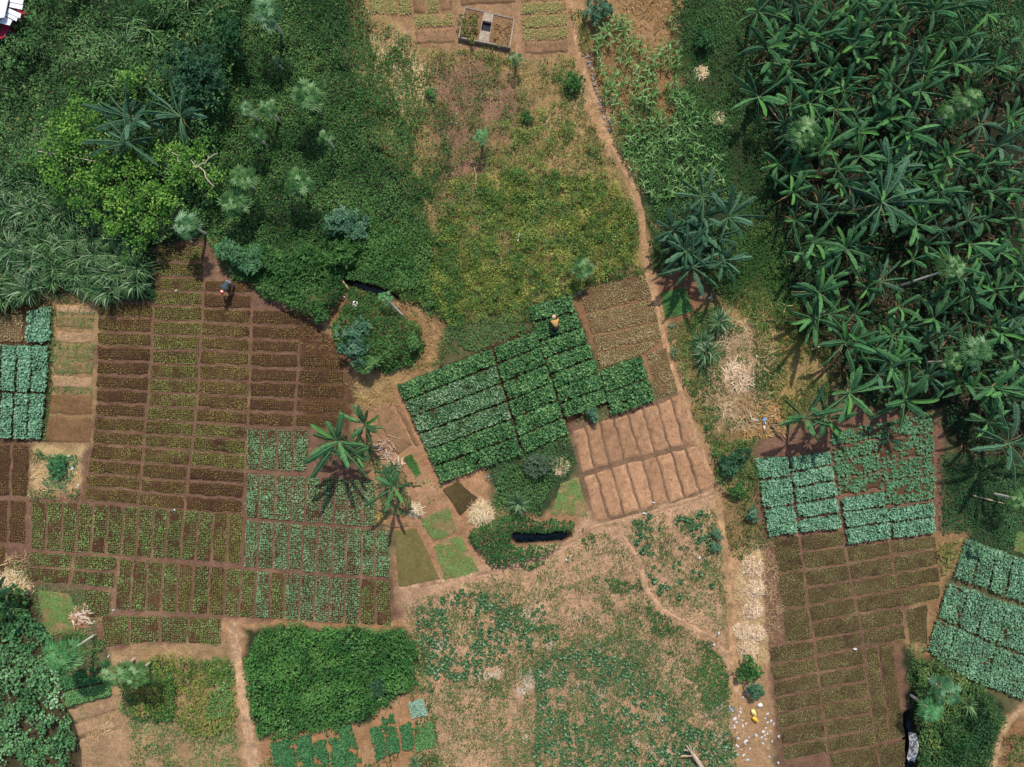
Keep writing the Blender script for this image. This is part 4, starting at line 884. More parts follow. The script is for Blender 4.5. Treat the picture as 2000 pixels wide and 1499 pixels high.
def banana_leaf(mb, z0, az, el, L, W, curl, base, rng, tear=.5, sag=(.1, .8), lift=0., r0=.04):
    n = 15; t = np.linspace(0, 1, n + 1)
    e = el - curl * t ** 1.25; st = L / n
    d = np.stack([np.cos(az) * np.cos(e), np.sin(az) * np.cos(e), np.sin(e)], -1)
    wob = np.cumsum(rng.normal(0, .02, n + 1)); sd0 = A_([-math.sin(az), math.cos(az), 0.])
    pt = np.concatenate([[[math.cos(az) * r0, math.sin(az) * r0, z0]], [[math.cos(az) * r0, math.sin(az) * r0, z0]] + np.cumsum(d[:-1] * st, 0)]) + np.outer(wob * L * .3, sd0)
    nrm = np.cross(d, sd0)
    tl = np.clip((t - .13) / .87, 0, 1)
    w = W * .5 * np.clip(tl / .22, 0, 1) ** .7 * np.sqrt(np.clip(1 - np.clip((tl - .62) / .40, 0, 1) ** 2.2, 0, 1)) * (t > .1)
    w[-1] = W * .10
    base = A_(base)
    for sg in (-1, 1):
        a0 = rng.uniform(*sag)
        for k in range(1, n):
            a = a0 + rng.normal(0, .12) * tear - lift
            sc = 1 - rng.random() ** 2 * .35 * tear
            o = []
            for q in (k, k + 1):
                wq = w[q] * sc
                o.append(pt[q] + sd0 * sg * wq * math.cos(a) - nrm[q] * wq * math.sin(a))
            if tear > .2 and rng.random() < tear:
                sh = rng.uniform(.1, .42); mid = (o[0] + o[1]) / 2
                o = [o[0] * (1 - sh) + mid * sh, o[1] * (1 - sh) + mid * sh]
            V = [pt[k], pt[k + 1], o[1], o[0]]
            c = base * rng.uniform(.82, 1.18)
            cc = A_([c, c, c * 1.12, c * 1.12])
            mb.add(V, [[0, 3, 2, 1] if sg > 0 else [0, 1, 2, 3]], cc)
    rw = np.interp(t, [0, .12, 1], [.038, .028, .010])[:, None]
    up = nrm * .012
    V = np.stack([pt - sd0 * rw + up, pt + up * 2.4, pt + sd0 * rw + up], 1).reshape(-1, 3)
    i = np.arange(n)
    F = np.concatenate([np.stack([i * 3, i * 3 + 3, i * 3 + 4, i * 3 + 1], -1), np.stack([i * 3 + 1, i * 3 + 4, i * 3 + 5, i * 3 + 2], -1)])
    mb.add(V, F[:, ::-1], base * .8 + A_([.10, .15, .075]))


def banana_proto(i, pal, hgt, nl, L, W, tear, young=True, dead=True):
    rng = np.random.default_rng(300 + i)
    root = bpy.data.objects.new('banana_plant', None); C.objects.link(root)
    st = MB(); zz = np.linspace(0, hgt, 6); lean = rng.normal(0, .05, 2)
    ctr = np.stack([lean[0] * zz, lean[1] * zz, zz], -1)
    sc = np.array([[.13, .10, .045], [.11, .10, .04], [.10, .115, .045], [.08, .12, .04], [.07, .13, .045], [.07, .14, .05]])
    st.tube(ctr, [.13, .12, .11, .10, .085, .05], sc, 9); st.build('stem', M_BARK, root, True)
    cr = MB(); off = ctr[-1]
    base0 = rng.random() * 6.28
    for k in range(nl):
        age = k / max(1, nl - 1)                 # 0 old, 1 young
        az = base0 + k * 2.4 + rng.normal(0, .5)
        m2 = MB()
        banana_leaf(m2, hgt - .12 + .1 * age, az, rng.uniform(.2, .8) + .6 * age, L * rng.uniform(.62, 1.1) * (1 - .1 * age), W * rng.uniform(.8, 1.1), rng.uniform(.5, 1.6), ramp(pal, A_([rng.random()]))[0] * (1 + .35 * age) * rng.uniform(.75, 1.4), rng, tear * (1.1 - .5 * age), (.55 - .3 * age, 1.3 - .6 * age), 0 if age < .6 else .15)
        for v, c in zip(m2.v, m2.c): v[:, :2] += off[:2]
        for q in m2.q: cr.q.append(q + cr.n)
        cr.v += m2.v; cr.c += m2.c; cr.n += m2.n
    cr.build('crown', M_WAX, root)
    if young:
        y = MB(); az = base0 + nl * 2.4
        banana_leaf(y, hgt, az, 1.0 + rng.uniform(-.25, .1), L * .72, W * .62, rng.uniform(.5, 1.0), (.075, .21, .045), rng, .05, (-.5, -.1), .1)
        for v in y.v: v[:, :2] += off[:2]
        y.build('young_leaf', M_WAX, root)
    if dead:
        for k in range(1 + int(rng.random() * 2)):
            y = MB()
            banana_leaf(y, hgt - .25, rng.random() * 6.28, -.1, L * .75, W * .4, 1.5, (.26, .14, .055), rng, .9, (.7, 1.3), 0)
            for v in y.v: v[:, :2] += off[:2]
            y.build('dead_leaf', M_STRAW, root)
    return root


PRO = [banana_proto(i, BG, 1.9 + .2 * (i % 4), 7 + i % 3 + (3 if i == 14 else 0), 2.15 + .13 * (i % 3), .40 + .04 * (i % 2), .6 + .15 * (i % 4), True, i % 2 == 0) for i in range(15)]
PROB = [banana_proto(20 + i, BBL, 2.1, 13, 2.3, .36, 1.1, False, i % 2 == 0) for i in range(6)]
USED = set()


def banana(px, py, label, group=None, kind='g', sc=1., rz=None, v=None):
    rng = random.Random(int(px * 7 + py * 13))
    pool = PRO if kind == 'g' else PROB
    p = pool[rng.randrange(len(pool)) if v is None else v % len(pool)]
    o = p if p.name not in USED else copy_tree(p)
    USED.add(p.name)
    hz = 2.1 * sc
    l = P(px, py, hz); o.location = (l[0], l[1], 0); o.scale = (sc, sc, sc * rng.uniform(.9, 1.1)); o.rotation_euler = (rng.uniform(-.13, .13), rng.uniform(-.13, .13), rng.random() * 6.28 if rz is None else rz)
    tag(o, label, 'banana plant', group)
    return o


banana(657, 857, 'big banana plant with broad radiating leaves alone at the end of the brown beds', None, 'g', 1.08, .4, 14)
banana(706, 828, 'banana plant crowded against the lone big one, above the red cloth', None, 'g', .82, 1.4, 5)
banana(697, 874, 'smaller banana plant below the lone big one', None, 'g', .72, 2.4, 3)
banana(776, 957, 'small banana plant with a pale furled leaf beside the upright rows', None, 'g', .88, .2, 6)
banana(758, 925, 'tiny banana sucker between the two banana clumps by the rows', None, 'g', .45, 1.2, 0)
for q, w in (((1368, 382), 'northernmost'), ((1338, 430), 'left hand'), ((1372, 420), 'inner upper'), ((1348, 492), 'southern'), ((1398, 470), 'right hand'), ((1330, 478), 'lower left'), ((1316, 446), 'farthest left'), ((1424, 436), 'farthest right'), ((1352, 520), 'lowest'), ((1404, 505), 'lower right'), ((1362, 452), 'centremost')):
    banana(*q, 'blue green banana plant, %s of the clump standing by the footpath' % w, 'banana clump by the footpath', 'b', (.62 if q[0] < 1340 else .8) + .07 * (q[0] % 3))
banana(258, 222, 'ragged banana plant, upper of the trio in the creeper thicket', 'banana trio in the thicket', 'b', 1.08)
banana(338, 240, 'ragged banana plant, right hand of the trio in the creeper thicket', 'banana trio in the thicket', 'b', 1.05)
banana(260, 288, 'ragged banana plant, lower of the trio in the creeper thicket', 'banana trio in the thicket', 'b', 1.1)
banana(-6, 1172, 'leafy banana plant cut by the left edge under the straw', None, 'g', .8)
banana(1725, 402, 'huge bluish banana plant with comb torn leaves in the middle of the grove', None, 'b', 1.35, .3)
banana(1742, 328, 'large bluish banana plant just above the huge torn one', None, 'b', 1.05)
banana(1968, 880, 'bluish banana plant alone at the right edge beside bare soil', None, 'b', 1.15)
banana(1565, 812, 'banana plant overhanging the patchy kale, with one bright curled leaf', None, 'g', .95)
banana(1618, 824, 'banana plant right beside the one overhanging the patchy kale', None, 'g', .9)
banana(1652, 764, 'banana plant at the grove edge above the patchy kale', None, 'g', 1.)
banana(1771, 782, 'banana plant with a pale wide leaf hanging over the far patchy kale', None, 'g', 1.02)
banana(1602, 630, 'banana plant leaning out on the left edge of the grove', None, 'g', .95)
banana(1660, 668, 'banana plant just inside the grove edge with stiff upright leaves', None, 'g', 1.)
banana(1480, 186, 'banana plant at the upper left grove edge with yellowed leaf stalks', None, 'g', .95)
banana(1497, 90, 'banana plant highest on the left edge of the grove', None, 'g', .9)
GROVE_PTS = [(1715, 25), (1559, 72), (1515, 160), (1620, 127), (1655, 97), (1800, 72), (1775, 117), (1890, 65), (1737, 155), (1790, 170), (1662, 227), (1607, 180), (1672, 272), (1765, 252), (1570, 345), (1790, 347), (1922, 317), (1937, 140), (1970, 332), (1855, 125), (1975, 155), (1594, 394), (1575, 472), (1592, 525), (1680, 472), (1835, 437), (1925, 430), (1890, 470), (1812, 482), (1780, 505), (1877, 545), (1950, 575), (1600, 570), (1672, 615), (1620, 607), (1765, 632), (1882, 607), (1927, 635), (1695, 700), (1775, 685), (1770, 742), (1967, 775), (1560, 20), (1620, 30), (1530, 240), (1560, 290), (1870, 200), (1710, 545), (1640, 330), (1850, 300), (1985, 430), (1990, 505), (1840, 240), (1920, 240), (1980, 250), (1660, 410), (1545, 130), (1700, 90), (1850, 370), (1990, 690), (1930, 820), (1715, 745), (1850, 660), (1630, 545), (1480, 20), (1930, 20), (1990, 80), (1870, 10), (1520, 320), (2040, 120), (2040, 330), (2040, 560), (2040, 780), (1700, -40), (1560, -45), (1850, -40)]
rg = random.Random(5)
tries = 0
while len(GROVE_PTS) < 175 and tries < 6000:
    tries += 1
    x = rg.uniform(1500, 2010); y = rg.uniform(-10, 800)
    if not inpoly(A_([x]), A_([y]), [(1500, -20), (2010, -20), (2010, 800), (1880, 760), (1720, 740), (1620, 600), (1545, 480), (1515, 250)])[0]: continue
    if inpoly(A_([x]), A_([y]), [(1690, 500), (1830, 500), (1850, 570), (1700, 590)])[0]: continue
    if inpoly(A_([x]), A_([y]), [(1780, 190), (1940, 160), (1930, 330), (1790, 300)])[0] and rg.random() < .6: continue
    if inpoly(A_([x]), A_([y]), [(1830, -20), (2010, -20), (2010, 110), (1850, 120)])[0]: continue
    if min(math.hypot(x - a, y - b) for a, b in GROVE_PTS) < 27: continue
    GROVE_PTS.append((x, y))
for x, y in GROVE_PTS:
    r = random.Random(int(x * 3 + y)).random()
    if r < .18: banana(x, y, 'bluish torn banana plant packed inside the dense grove', 'bluish bananas of the grove', 'b', .55 + .22 * r / .18)
    else: banana(x, y, 'dark green banana plant with bright young leaf packed inside the dense grove', 'green bananas of the grove', 'g', .54 + .36 * r)

# ------------------------------------------------------------------ papaya trees
PAP = [(.028, .095, .028), (.09, .20, .062), (.25, .39, .18)]
PAPB = [(.035, .11, .04), (.11, .23, .09), (.28, .43, .24)]


def papaya_crown(rng, n, R, pal, z0, flat=.35):
    mb = MB()
    for k in range(n):
        az = k * 2.4 + rng.normal(0, .15); age = (k + .5) / n; el = flat + 1.05 * age ** 1.6 + rng.normal(0, .08)
        r = 1.15 * R * (1 - .55 * age ** 2) * rng.uniform(.85, 1.1)
        d = A_([math.cos(az) * math.cos(el), math.sin(az) * math.cos(el), math.sin(el)])
        b0 = A_([0, 0, z0 + .12 * age]); tip = b0 + d * r * .62 - A_([0, 0, .1 * r * (1 - age)])
        mb.merge(blades(b0[None], az, el, np.linalg.norm(tip - b0), .022, A_([.16, .22, .09]), .1, 2))
        m = 11; aa = az + np.linspace(-2.4, 2.4, m); ll = r * .42 * (1 - .33 * np.abs(np.linspace(-1, 1, m)) ** 1.5) * rng.uniform(.85, 1.1, m)
        c = ramp(pal, A_([rng.random()]))[0] * (.75 + .5 * age)
        mb.merge(leaves(np.tile(tip, (m, 1)), aa, el * .3 - .3 + rng.normal(0, .1, m), ll, ll * .24, c * rng.uniform(.85, 1.15, (m, 1)), .12, .15))
    return mb


def papaya(px, py, label, hgt=2.4, R=1., pal=PAP, n=20, base=None, group=None, flat=.35, name='papaya_tree', cat='papaya tree'):
    rng = np.random.default_rng(int(px * 5 + py * 3) % 99991)
    top = P(px, py, hgt); b = P(*base) if base else A_([top[0], top[1], 0.]); 
    root = thing(name, label, cat, (b[0], b[1], 0), 0, group)
    t = MB(); off = A_([top[0] - b[0], top[1] - b[1], 0])
    u = np.linspace(0, 1, 8); ln = np.outer(u ** 1.15, off) + np.outer(u, [0, 0, hgt]); ln[:, 0] += np.sin(u * 3.1) * .05
    t.tube(ln, np.linspace(.085, .05, 8), A_([.58, .51, .41]), 8); t.build('trunk', M_BARK, root, True)
    c = papaya_crown(rng, n, R, pal, 0, flat)
    for v in c.v: v += A_([off[0], off[1], hgt])
    c.build('crown', M_LEAF, root)
    return root


papaya(603, 192, 'round feathery papaya tree by itself above the dark low creepers', 2.6, 1.05, PAP, 26)
papaya(585, 358, 'pale feathery papaya tree in the middle of the low creepers', 2.2, .95, PAP, 24)
papaya(474, 352, 'pale papaya tree at the right foot of the thicket, upper of two', 2.2, .85, PAP, 22)
papaya(462, 398, 'hazy papaya tree at the right foot of the thicket, lower of two', 1.8, 1.0, PAP, 20)
papaya(369, 441, 'bright papaya tree just above the top of the yellow green column', 2.4, .92, PAPB, 26)
papaya(636, 270, 'small dark papaya tree throwing a black shadow on the low creepers', 2.2, .5, PAP, 14)
papaya(502, 268, 'small yellowish papaya tree left of the round feathery one', 1.8, .55, PAP, 14)
papaya(524, 214, 'papaya tree between the thicket and the round feathery one', 2., .6, PAP, 16)
papaya(484, 216, 'glossy young papaya tree on the thicket edge', 1.8, .6, PAPB, 14)
papaya(522, 24, 'tall papaya tree at the top edge with a pale crown', 3., 1.1, PAPB, 26)
papaya(540, 122, 'little papaya seedling in the dark gap of the creepers', 1., .45, PAP, 10)
papaya(940, 268, 'small bright papaya tree standing alone in the dry meadow', 1.4, .5, [(.1, .26, .09), (.15, .34, .13), (.22, .42, .18)], 14)
papaya(1137, 526, 'young papaya tree on the meadow edge above the speckled beds', 1.2, .72, PAP, 18)
papaya(1007, 115, 'small pale papaya tree below the concrete tank', 1., .5, PAPB, 12)
papaya(752, 582, 'papaya tree with thick grey trunk leaning over the ditch', 1.7, .45, [(.1, .26, .09), (.15, .34, .13), (.22, .42, .18)], 12, (786, 618), None, .2)
papaya(123, 1278, 'leaning papaya tree with long white trunk below the dry leaf heap', 3.6, 1.15, [(.06, .18, .06), (.1, .26, .09), (.17, .34, .14)], 26, (186, 1240))
papaya(222, 1314, 'dark papaya tree with white trunk, left of the pair under the brown field', 3.1, .85, PAP, 18, (262, 1288))
papaya(262, 1316, 'dark papaya tree, right of the pair under the brown field', 3.0, .9, PAP, 20, (296, 1292))
papaya(1570, 262, 'feathery papaya tree on the left side of the banana grove', 3., .92, PAP, 34, None, None, .1)
papaya(1893, 200, 'feathery papaya tree in the upper part of the banana grove', 3., .9, PAP, 26, None, None, .1)
papaya(1850, 225, 'dim papaya tree low in the grove left of the upper feathery one', 2.4, .8, PAP, 20)
papaya(1858, 524, 'bright feathery papaya tree on a long bare trunk amid the grove', 3.4, .8, PAP, 24, (1752, 560), None, .1)
papaya(1905, 688, 'pale feathery papaya tree near the bottom of the grove', 3., .95, PAPB, 26, None, None, .1)
papaya(1858, 706, 'papaya tree left of the pale one near the bottom of the grove', 2.6, .75, PAP, 20)
papaya(1672, 528, 'small dim papaya tree in the dark hollow of the grove', 1.6, .5, PAP, 12)
papaya(1845, 1350, 'broad fan leafed papaya tree at the top of the dark thicket', 2.2, 1.0, [(.03, .10, .045), (.07, .18, .085), (.15, .29, .16)], 20, None, None, .15)
papaya(1815, 1386, 'bright round papaya tree beside the dark ditch', 2., .8, [(.05, .17, .06), (.08, .24, .09), (.13, .32, .14)], 24)
papaya(1985, 975, 'drooping papaya tree at the right edge below the lone bluish banana', 2., .7, PAP, 16)


# ------------------------------------------------------------------ shrubs and trees
def bush(name, px, py, label, cat, R, hgt, pal, n, L=.16, W=.11, lobes=9, group=None, base=None, wide=1.0, el=(.2, .45), stem=A_([.17, .12, .08]), seed=0):
    rng = np.random.default_rng(int(px * 11 + py * 5 + seed) % 99991)
    c = P(px, py, hgt * .8); b = P(*base) if base else A_([c[0], c[1], 0.])
    root = thing(name, label, cat, (b[0], b[1], 0), 0, group)
    off = A_([c[0] - b[0], c[1] - b[1], 0])
    lob = []
    for k in range(lobes):
        a = k * 2.4 + rng.normal(0, .4); r = R * .78 * math.sqrt((k + .3) / lobes) * rng.uniform(.75, 1.2)
        lob.append((math.cos(a) * r * wide, math.sin(a) * r, hgt * (.62 + .22 * rng.random()) * (1 - .3 * (r / R) ** 2), R * rng.uniform(.22, .48)))
    t = MB()
    for lx, ly, lz, lr in lob:
        u = np.linspace(0, 1, 5)[:, None]
        p = A_([0, 0, .0]) * (1 - u) + (A_([lx, ly, lz]) + off) * u; p[1:4, 2] += A_([.05, .1, .06]) * hgt; p[1:4, :2] *= A_([[.7], [.8], [.95]])
        t.tube(p, np.linspace(.05, .012, 5) * (1 + hgt * .2), stem, 6)
    t.build('trunk' if 'tree' in name else 'stem', M_BARK, root, True)
    m = MB(); wh = 9
    for lx, ly, lz, lr in lob:
        nw = max(5, int(n / lobes / wh * (lr / (R * .38)) ** 2)); per = nw * wh
        d = rng.normal(0, 1, (nw, 3)); d[:, 2] = np.abs(d[:, 2]) * .9 - .1; d /= np.linalg.norm(d, axis=1)[:, None]
        rr = lr * rng.uniform(.6, 1.1, nw)
        p = np.repeat(A_([lx, ly, lz]) + off + d * rr[:, None] * A_([1, 1, .85]), wh, 0) + rng.normal(0, .02, (per, 3))
        az = np.tile(np.arange(wh) * 6.283 / wh, nw) + np.repeat(rng.random(nw) * 6.28, wh) + rng.normal(0, .25, per)
        cl = ramp(pal, np.repeat(rng.random(nw), wh) * .5 + .2 * rng.random(per) + .3 * rng.random()) * np.exp(rng.normal(0, .13, (per, 1)))
        sz = np.exp(rng.normal(0, .2, per))
        m.merge(leaves(p, az, rng.normal(el[0], el[1], per), L * sz, W * .8 * sz, cl, .15, rng.uniform(0, .4, per), rng.normal(0, .3, per)))
    m.build('crown' if 'tree' in name else 'foliage', M_LEAF, root)
    return root


LIME = [(.022, .08, .018), (.06, .17, .028), (.15, .31, .05), (.30, .47, .10)]
DKB = [(.014, .05, .024), (.030, .092, .042), (.06, .145, .07), (.13, .23, .13)]
BLU = [(.025, .085, .045), (.065, .16, .085), (.13, .25, .145), (.24, .37, .24)]


def lime_tree():
    rng = np.random.default_rng(9)
    b = P(238, 330, 0); root = thing('leafy_tree', 'spreading tree with clumps of bright lime leaves around the ragged bananas', 'tree', (b[0], b[1], 0))
    cl = [(128, 262, 2.6), (160, 232, 2.8), (100, 308, 2.3), (165, 345, 2.5), (222, 392, 2.6), (262, 412, 2.6), (300, 372, 2.6), (352, 312, 2.5), (386, 290, 2.3), (238, 442, 2.2), (190, 366, 2.6), (282, 436, 2.2), (118, 352, 2.3), (160, 382, 2.4), (398, 352, 2.1), (205, 430, 2.1), (160, 200, 2.5), (260, 150, 2.4), (136, 300, 2.7), (190, 300, 2.8), (325, 385, 2.3), (248, 370, 2.7), (180, 250, 2.6), (268, 465, 1.9), (90, 340, 2.1), (150, 270, 2.8), (205, 340, 2.8), (236, 412, 2.5), (340, 345, 2.5), (262, 340, 2.4), (300, 410, 2.3), (235, 330, 2.2), (262, 318, 1.9), (215, 318, 2.1), (290, 325, 2.), (330, 300, 2.1), (120, 232, 2.4), (372, 320, 2.3)]
    tr = MB()
    tr.tube([(0, 0, 0), (.05, .03, .4), (.02, .1, .8)], [.17, .14, .10], A_([.16, .13, .10]), 9)
    m = MB()
    for x, y, z in cl:
        p = P(x, y, z) - b
        q = np.stack([np.linspace(0.02, p[0], 7), np.linspace(.1, p[1], 7), 
                      .6 + (p[2] - .75) * np.linspace(0, 1, 7) ** 1.7], -1)
        q[1:-1] += rng.normal(0, .07, (5, 3))
        tr.tube(q, np.linspace(.05, .010, 7), A_([.15, .12, .09]), 6)
        n = 210
        sub = p + rng.normal(0, 1, (9, 3)) * A_([.44, .44, .2])
        k = rng.integers(0, 9, n)
        pp = sub[k] + rng.normal(0, 1, (n, 3)) * A_([.17, .17, .11])
        c = ramp(LIME, rng.random(n) * .5 + .5 * rng.random(9)[k]) * np.exp(rng.normal(0, .13, (n, 1)))
        m.merge(leaves(pp, rng.random(n) * 6.28, rng.normal(.1, .4, n), .17 * np.exp(rng.normal(0, .2, n)), .11, c, .12, .2, rng.normal(0, .35, n)))
    for x0, y0, x1, y1 in ((75, 296, 200, 318), (380, 330, 425, 300), (372, 312, 418, 365), (330, 290, 372, 335)):
        a = P(x0, y0, 2.4) - b; c = P(x1, y1, 2.5) - b
        q = np.linspace(a, c, 7); q[1:-1] += rng.normal(0, .06, (5, 3)); tr.tube(q, np.linspace(.035, .03, 7), A_([.42, .34, .27]), 6)
    tr.build('trunk', M_BARK, root, True); m.build('crown', M_LEAF, root)


lime_tree()
bush('broadleaf_tree', 372, 142, 'dark rounded tree standing in the creeper thicket', 'tree', 1.9, 3.2, DKB, 3600, .2, .12, 16)
bush('broadleaf_tree', 440, 60, 'shaded leafy tree at the top between reeds and low creepers', 'tree', 1.4, 2.6, VD, 2200, .19, .11, 12)
bush('shrub', 676, 438, 'upper pale shrub above the dark ditch', 'shrub', 1.15, 1.6, BLU, 1500, .17, .10, 11)
bush('shrub', 668, 495, 'lower round shrub just above the dark ditch', 'shrub', 1.0, 1.5, VM, 1300, .17, .11, 10)
bush('shrub', 448, 492, 'bright shrub at the right of the top brown beds', 'shrub', .85, 1.5, [(.05, .14, .06), (.09, .21, .09), (.15, .3, .14)], 1100, .2, .09, 10)
bush('shrub', 492, 508, 'bright shrub next right of the one by the top brown beds', 'shrub', .85, 1.4, [(.05, .14, .06), (.09, .21, .09), (.15, .3, .14)], 1100, .2, .09, 10)
bush('shrub', 545, 512, 'broad green shrub in the middle of the bank', 'shrub', 1.1, 1.4, VM, 1400, .18, .11, 11)
bush('shrub', 600, 500, 'leafy shrub on the bank nearest the ditch', 'shrub', .9, 1.4, VM, 1100, .18, .11, 10)
bush('shrub', 626, 608, 'small round shrub at the corner of the dry patch', 'shrub', .6, 1., VM, 600, .15, .10, 8)
bush('shrub', 692, 664, 'pale blue green shrub on the left of the round island', 'shrub', 1.25, 1.7, BLU, 1900, .17, .09, 13)
bush('shrub', 716, 708, 'green shrub at the bottom of the round island', 'shrub', .75, 1.3, VB, 800, .18, .10, 9)
bush('shrub', 806, 668, 'light rounded shrub at the right rim of the island', 'shrub', .5, 1.1, VB, 500, .17, .10, 7)
bush('shrub', 1158, 808, 'small grey green shrub at the corner of the tan beds', 'shrub', .5, .8, BLU, 420, .14, .08, 7)
bush('shrub', 1050, 905, 'grassy grey shrub below the tilted green plot', 'shrub', .9, .9, [(.05, .1, .05), (.09, .15, .08), (.15, .2, .12)], 900, .2, .07, 10)
bush('shrub', 1432, 905, 'dark shrub between the tan beds and pale kale', 'shrub', .95, 1., DKB, 1100, .15, .1, 10)
bush('shrub', 1440, 960, 'small shrub on the track below the dark shrub', 'shrub', .5, .7, VM, 420, .14, .09, 7)
bush('shrub', 1469, 1005, 'little tufted shrub beside the bright straw patch', 'shrub', .45, .6, BLU, 350, .13, .07, 7)
bush('shrub', 1462, 1312, 'bushy shrub below the straw piles', 'shrub', .75, 1., VM, 800, .15, .1, 9)
bush('shrub', 1478, 1348, 'pale shrub above the white bucket lid', 'shrub', .55, .9, BLU, 520, .14, .09, 8)
bush('shrub', 1378, 74, 'round dark shrub in the strip left of the grove', 'shrub', .55, .9, VD, 500, .15, .1, 8)
bush('shrub', 1166, 20, 'blue green shrub at the top of the maize patch', 'shrub', .8, 1., BLU, 800, .16, .09, 9)
bush('shrub', 1118, 158, 'low green shrub at the meadow edge by the footpath', 'shrub', .7, .7, VM, 700, .13, .09, 9)
bush('shrub', 1030, 228, 'small green shrub in the brown part of the meadow', 'shrub', .4, .5, VM, 350, .12, .08, 7)
bush('shrub', 840, 182, 'tiny green shrub at the top left of the meadow', 'shrub', .3, .4, VB, 220, .12, .08, 6)
bush('shrub', 112, 910, 'domed green shrub in the weedy patch at the left edge', 'shrub', .75, .5, [(.03, .12, .05), (.06, .2, .08), (.12, .3, .13)], 900, .12, .08, 9)
bush('shrub', 1402, 1046, 'feathery blue green plant row end beside the footpath', 'shrub', .35, .5, BLU, 380, .12, .05, 7)
bush('shrub', 1398, 1070, 'feathery blue green plant just below the row end', 'shrub', .3, .5, BLU, 320, .12, .05, 7)
bush('shrub', 740, 1340, 'dark glossy shrub standing in the bean plot', 'shrub', .55, 1., DKB, 500, .18, .07, 8)
bush('shrub', 40, 60, 'yellowish shrub overhanging the fallen red sheets', 'shrub', .9, 1.6, [(.06, .12, .03), (.11, .18, .05), (.2, .26, .09)], 900, .15, .1, 9)
bush('shrub', 1905, 1075, 'leafy shrub at the head of the far kale', 'shrub', .5, .6, BLU, 400, .14, .09, 7)


# ------------------------------------------------------------------ tall grass clumps
NAP = [(.02, .075, .030), (.065, .155, .058), (.15, .26, .115), (.36, .44, .27)]


def grass_proto(i, n, L, W, pal, e0=.55, e1=1.5, spread=.3):
    rng = np.random.default_rng(700 + i)
    p = np.zeros((n, 3)); a = rng.random(n) * 6.28; r = spread * np.sqrt(rng.random(n)); p[:, 0] = np.cos(a) * r; p[:, 1] = np.sin(a) * r; p[:, 2] = rng.uniform(.0, .9, n) * L
    az = a + rng.normal(0, .7, n)
    cl = ramp(pal, rng.random(n)) * np.exp(rng.normal(0, .12, (n, 1)))
    return mesh('grass_clump', *blades(p, az, rng.uniform(e0, e1, n), L * rng.uniform(.6, 1.1, n), W, cl, rng.uniform(.9, 2.1, n), 4), M_LEAF)


GP_ = [grass_proto(i, 95, 1.05, .06, NAP if i % 2 else [(.03, .09, .03), (.07, .16, .055), (.13, .25, .09), (.28, .36, .18)]) for i in range(4)]
GUSED = set()


def grass(px, py, label, group=None, sc=1., cat='grass clump'):
    r = random.Random(int(px * 3 + py * 17)); p = GP_[r.randrange(4)]
    o = p if p.name not in GUSED else p.copy()
    if o is not p: C.objects.link(o)
    GUSED.add(p.name)
    l = P(px, py, .8 * sc); o.location = (l[0], l[1], 0); o.rotation_euler = (0, 0, r.random() * 6.28); o.scale = (sc, sc, sc)
    return tag(o, label, cat, group)


NP = []; rg = random.Random(3); tries = 0
NPOLY = [(-30, 370), (60, 350), (130, 380), (200, 410), (260, 460), (290, 480), (270, 560), (200, 590), (120, 550), (60, 560), (30, 590), (-30, 600)]
while len(NP) < 62 and tries < 5000:
    tries += 1; x = rg.uniform(-30, 300); y = rg.uniform(350, 600)
    if inpoly(A_([x]), A_([y]), NPOLY)[0] and all(math.hypot(x - a, y - b) > 25 for a, b in NP): NP.append((x, y))
for x, y in NP: grass(x, y, 'tall arching blue green grass clump massed at the left edge', 'tall grass massed at the left edge', rg.uniform(.8, 1.25))
for (x, y), w in zip([(262, 40), (330, 12), (420, 20), (370, -10), (245, 92), (292, 60)], ['leftmost', 'second', 'rightmost', 'topmost', 'lowest', 'middle']):
    grass(x, y, 'long leafed reed clump, %s of those at the top of the thicket' % w, 'reeds at the top of the thicket', 1.25)
for (x, y), w in zip([(250, 140), (300, 148), (215, 160), (60, 300), (105, 330), (40, 330)], ['above the ragged bananas', 'right above the ragged bananas', 'left above the ragged bananas', 'left of the lime tree', 'under the lime tree', 'at the left edge beside the lime tree']):
    grass(x, y, 'drooping grass clump %s' % w, None, 1.0)
grass(1380, 690, 'spiky grass clump beside the straw clearing', None, 1.0); grass(1372, 668, 'spiky grass clump just above the one beside the straw clearing', None, .8)
grass(1408, 628, 'spiky grass clump at the top of the straw clearing', None, .95); grass(1316, 688, 'small spiky tuft beside the footpath', None, .35)
grass(1012, 985, 'dark grass clump left of the green patchy bed', None, .8); grass(735, 1352, 'pale grass clump in the bean plot', None, .55); grass(812, 1492, 'yellowish grass tuft at the bottom edge', None, .6)
grass(1890, 1375, 'bluish grass clump in the thicket right of the fan leafed papaya', None, .8); grass(1806, 1345, 'dry grass clump above the dark ditch', None, .6)
grass(768, 915, 'spiky tuft between the two banana clumps', None, .6); grass(20, 1190, 'arching grass clump below the straw at the left edge', None, .7)

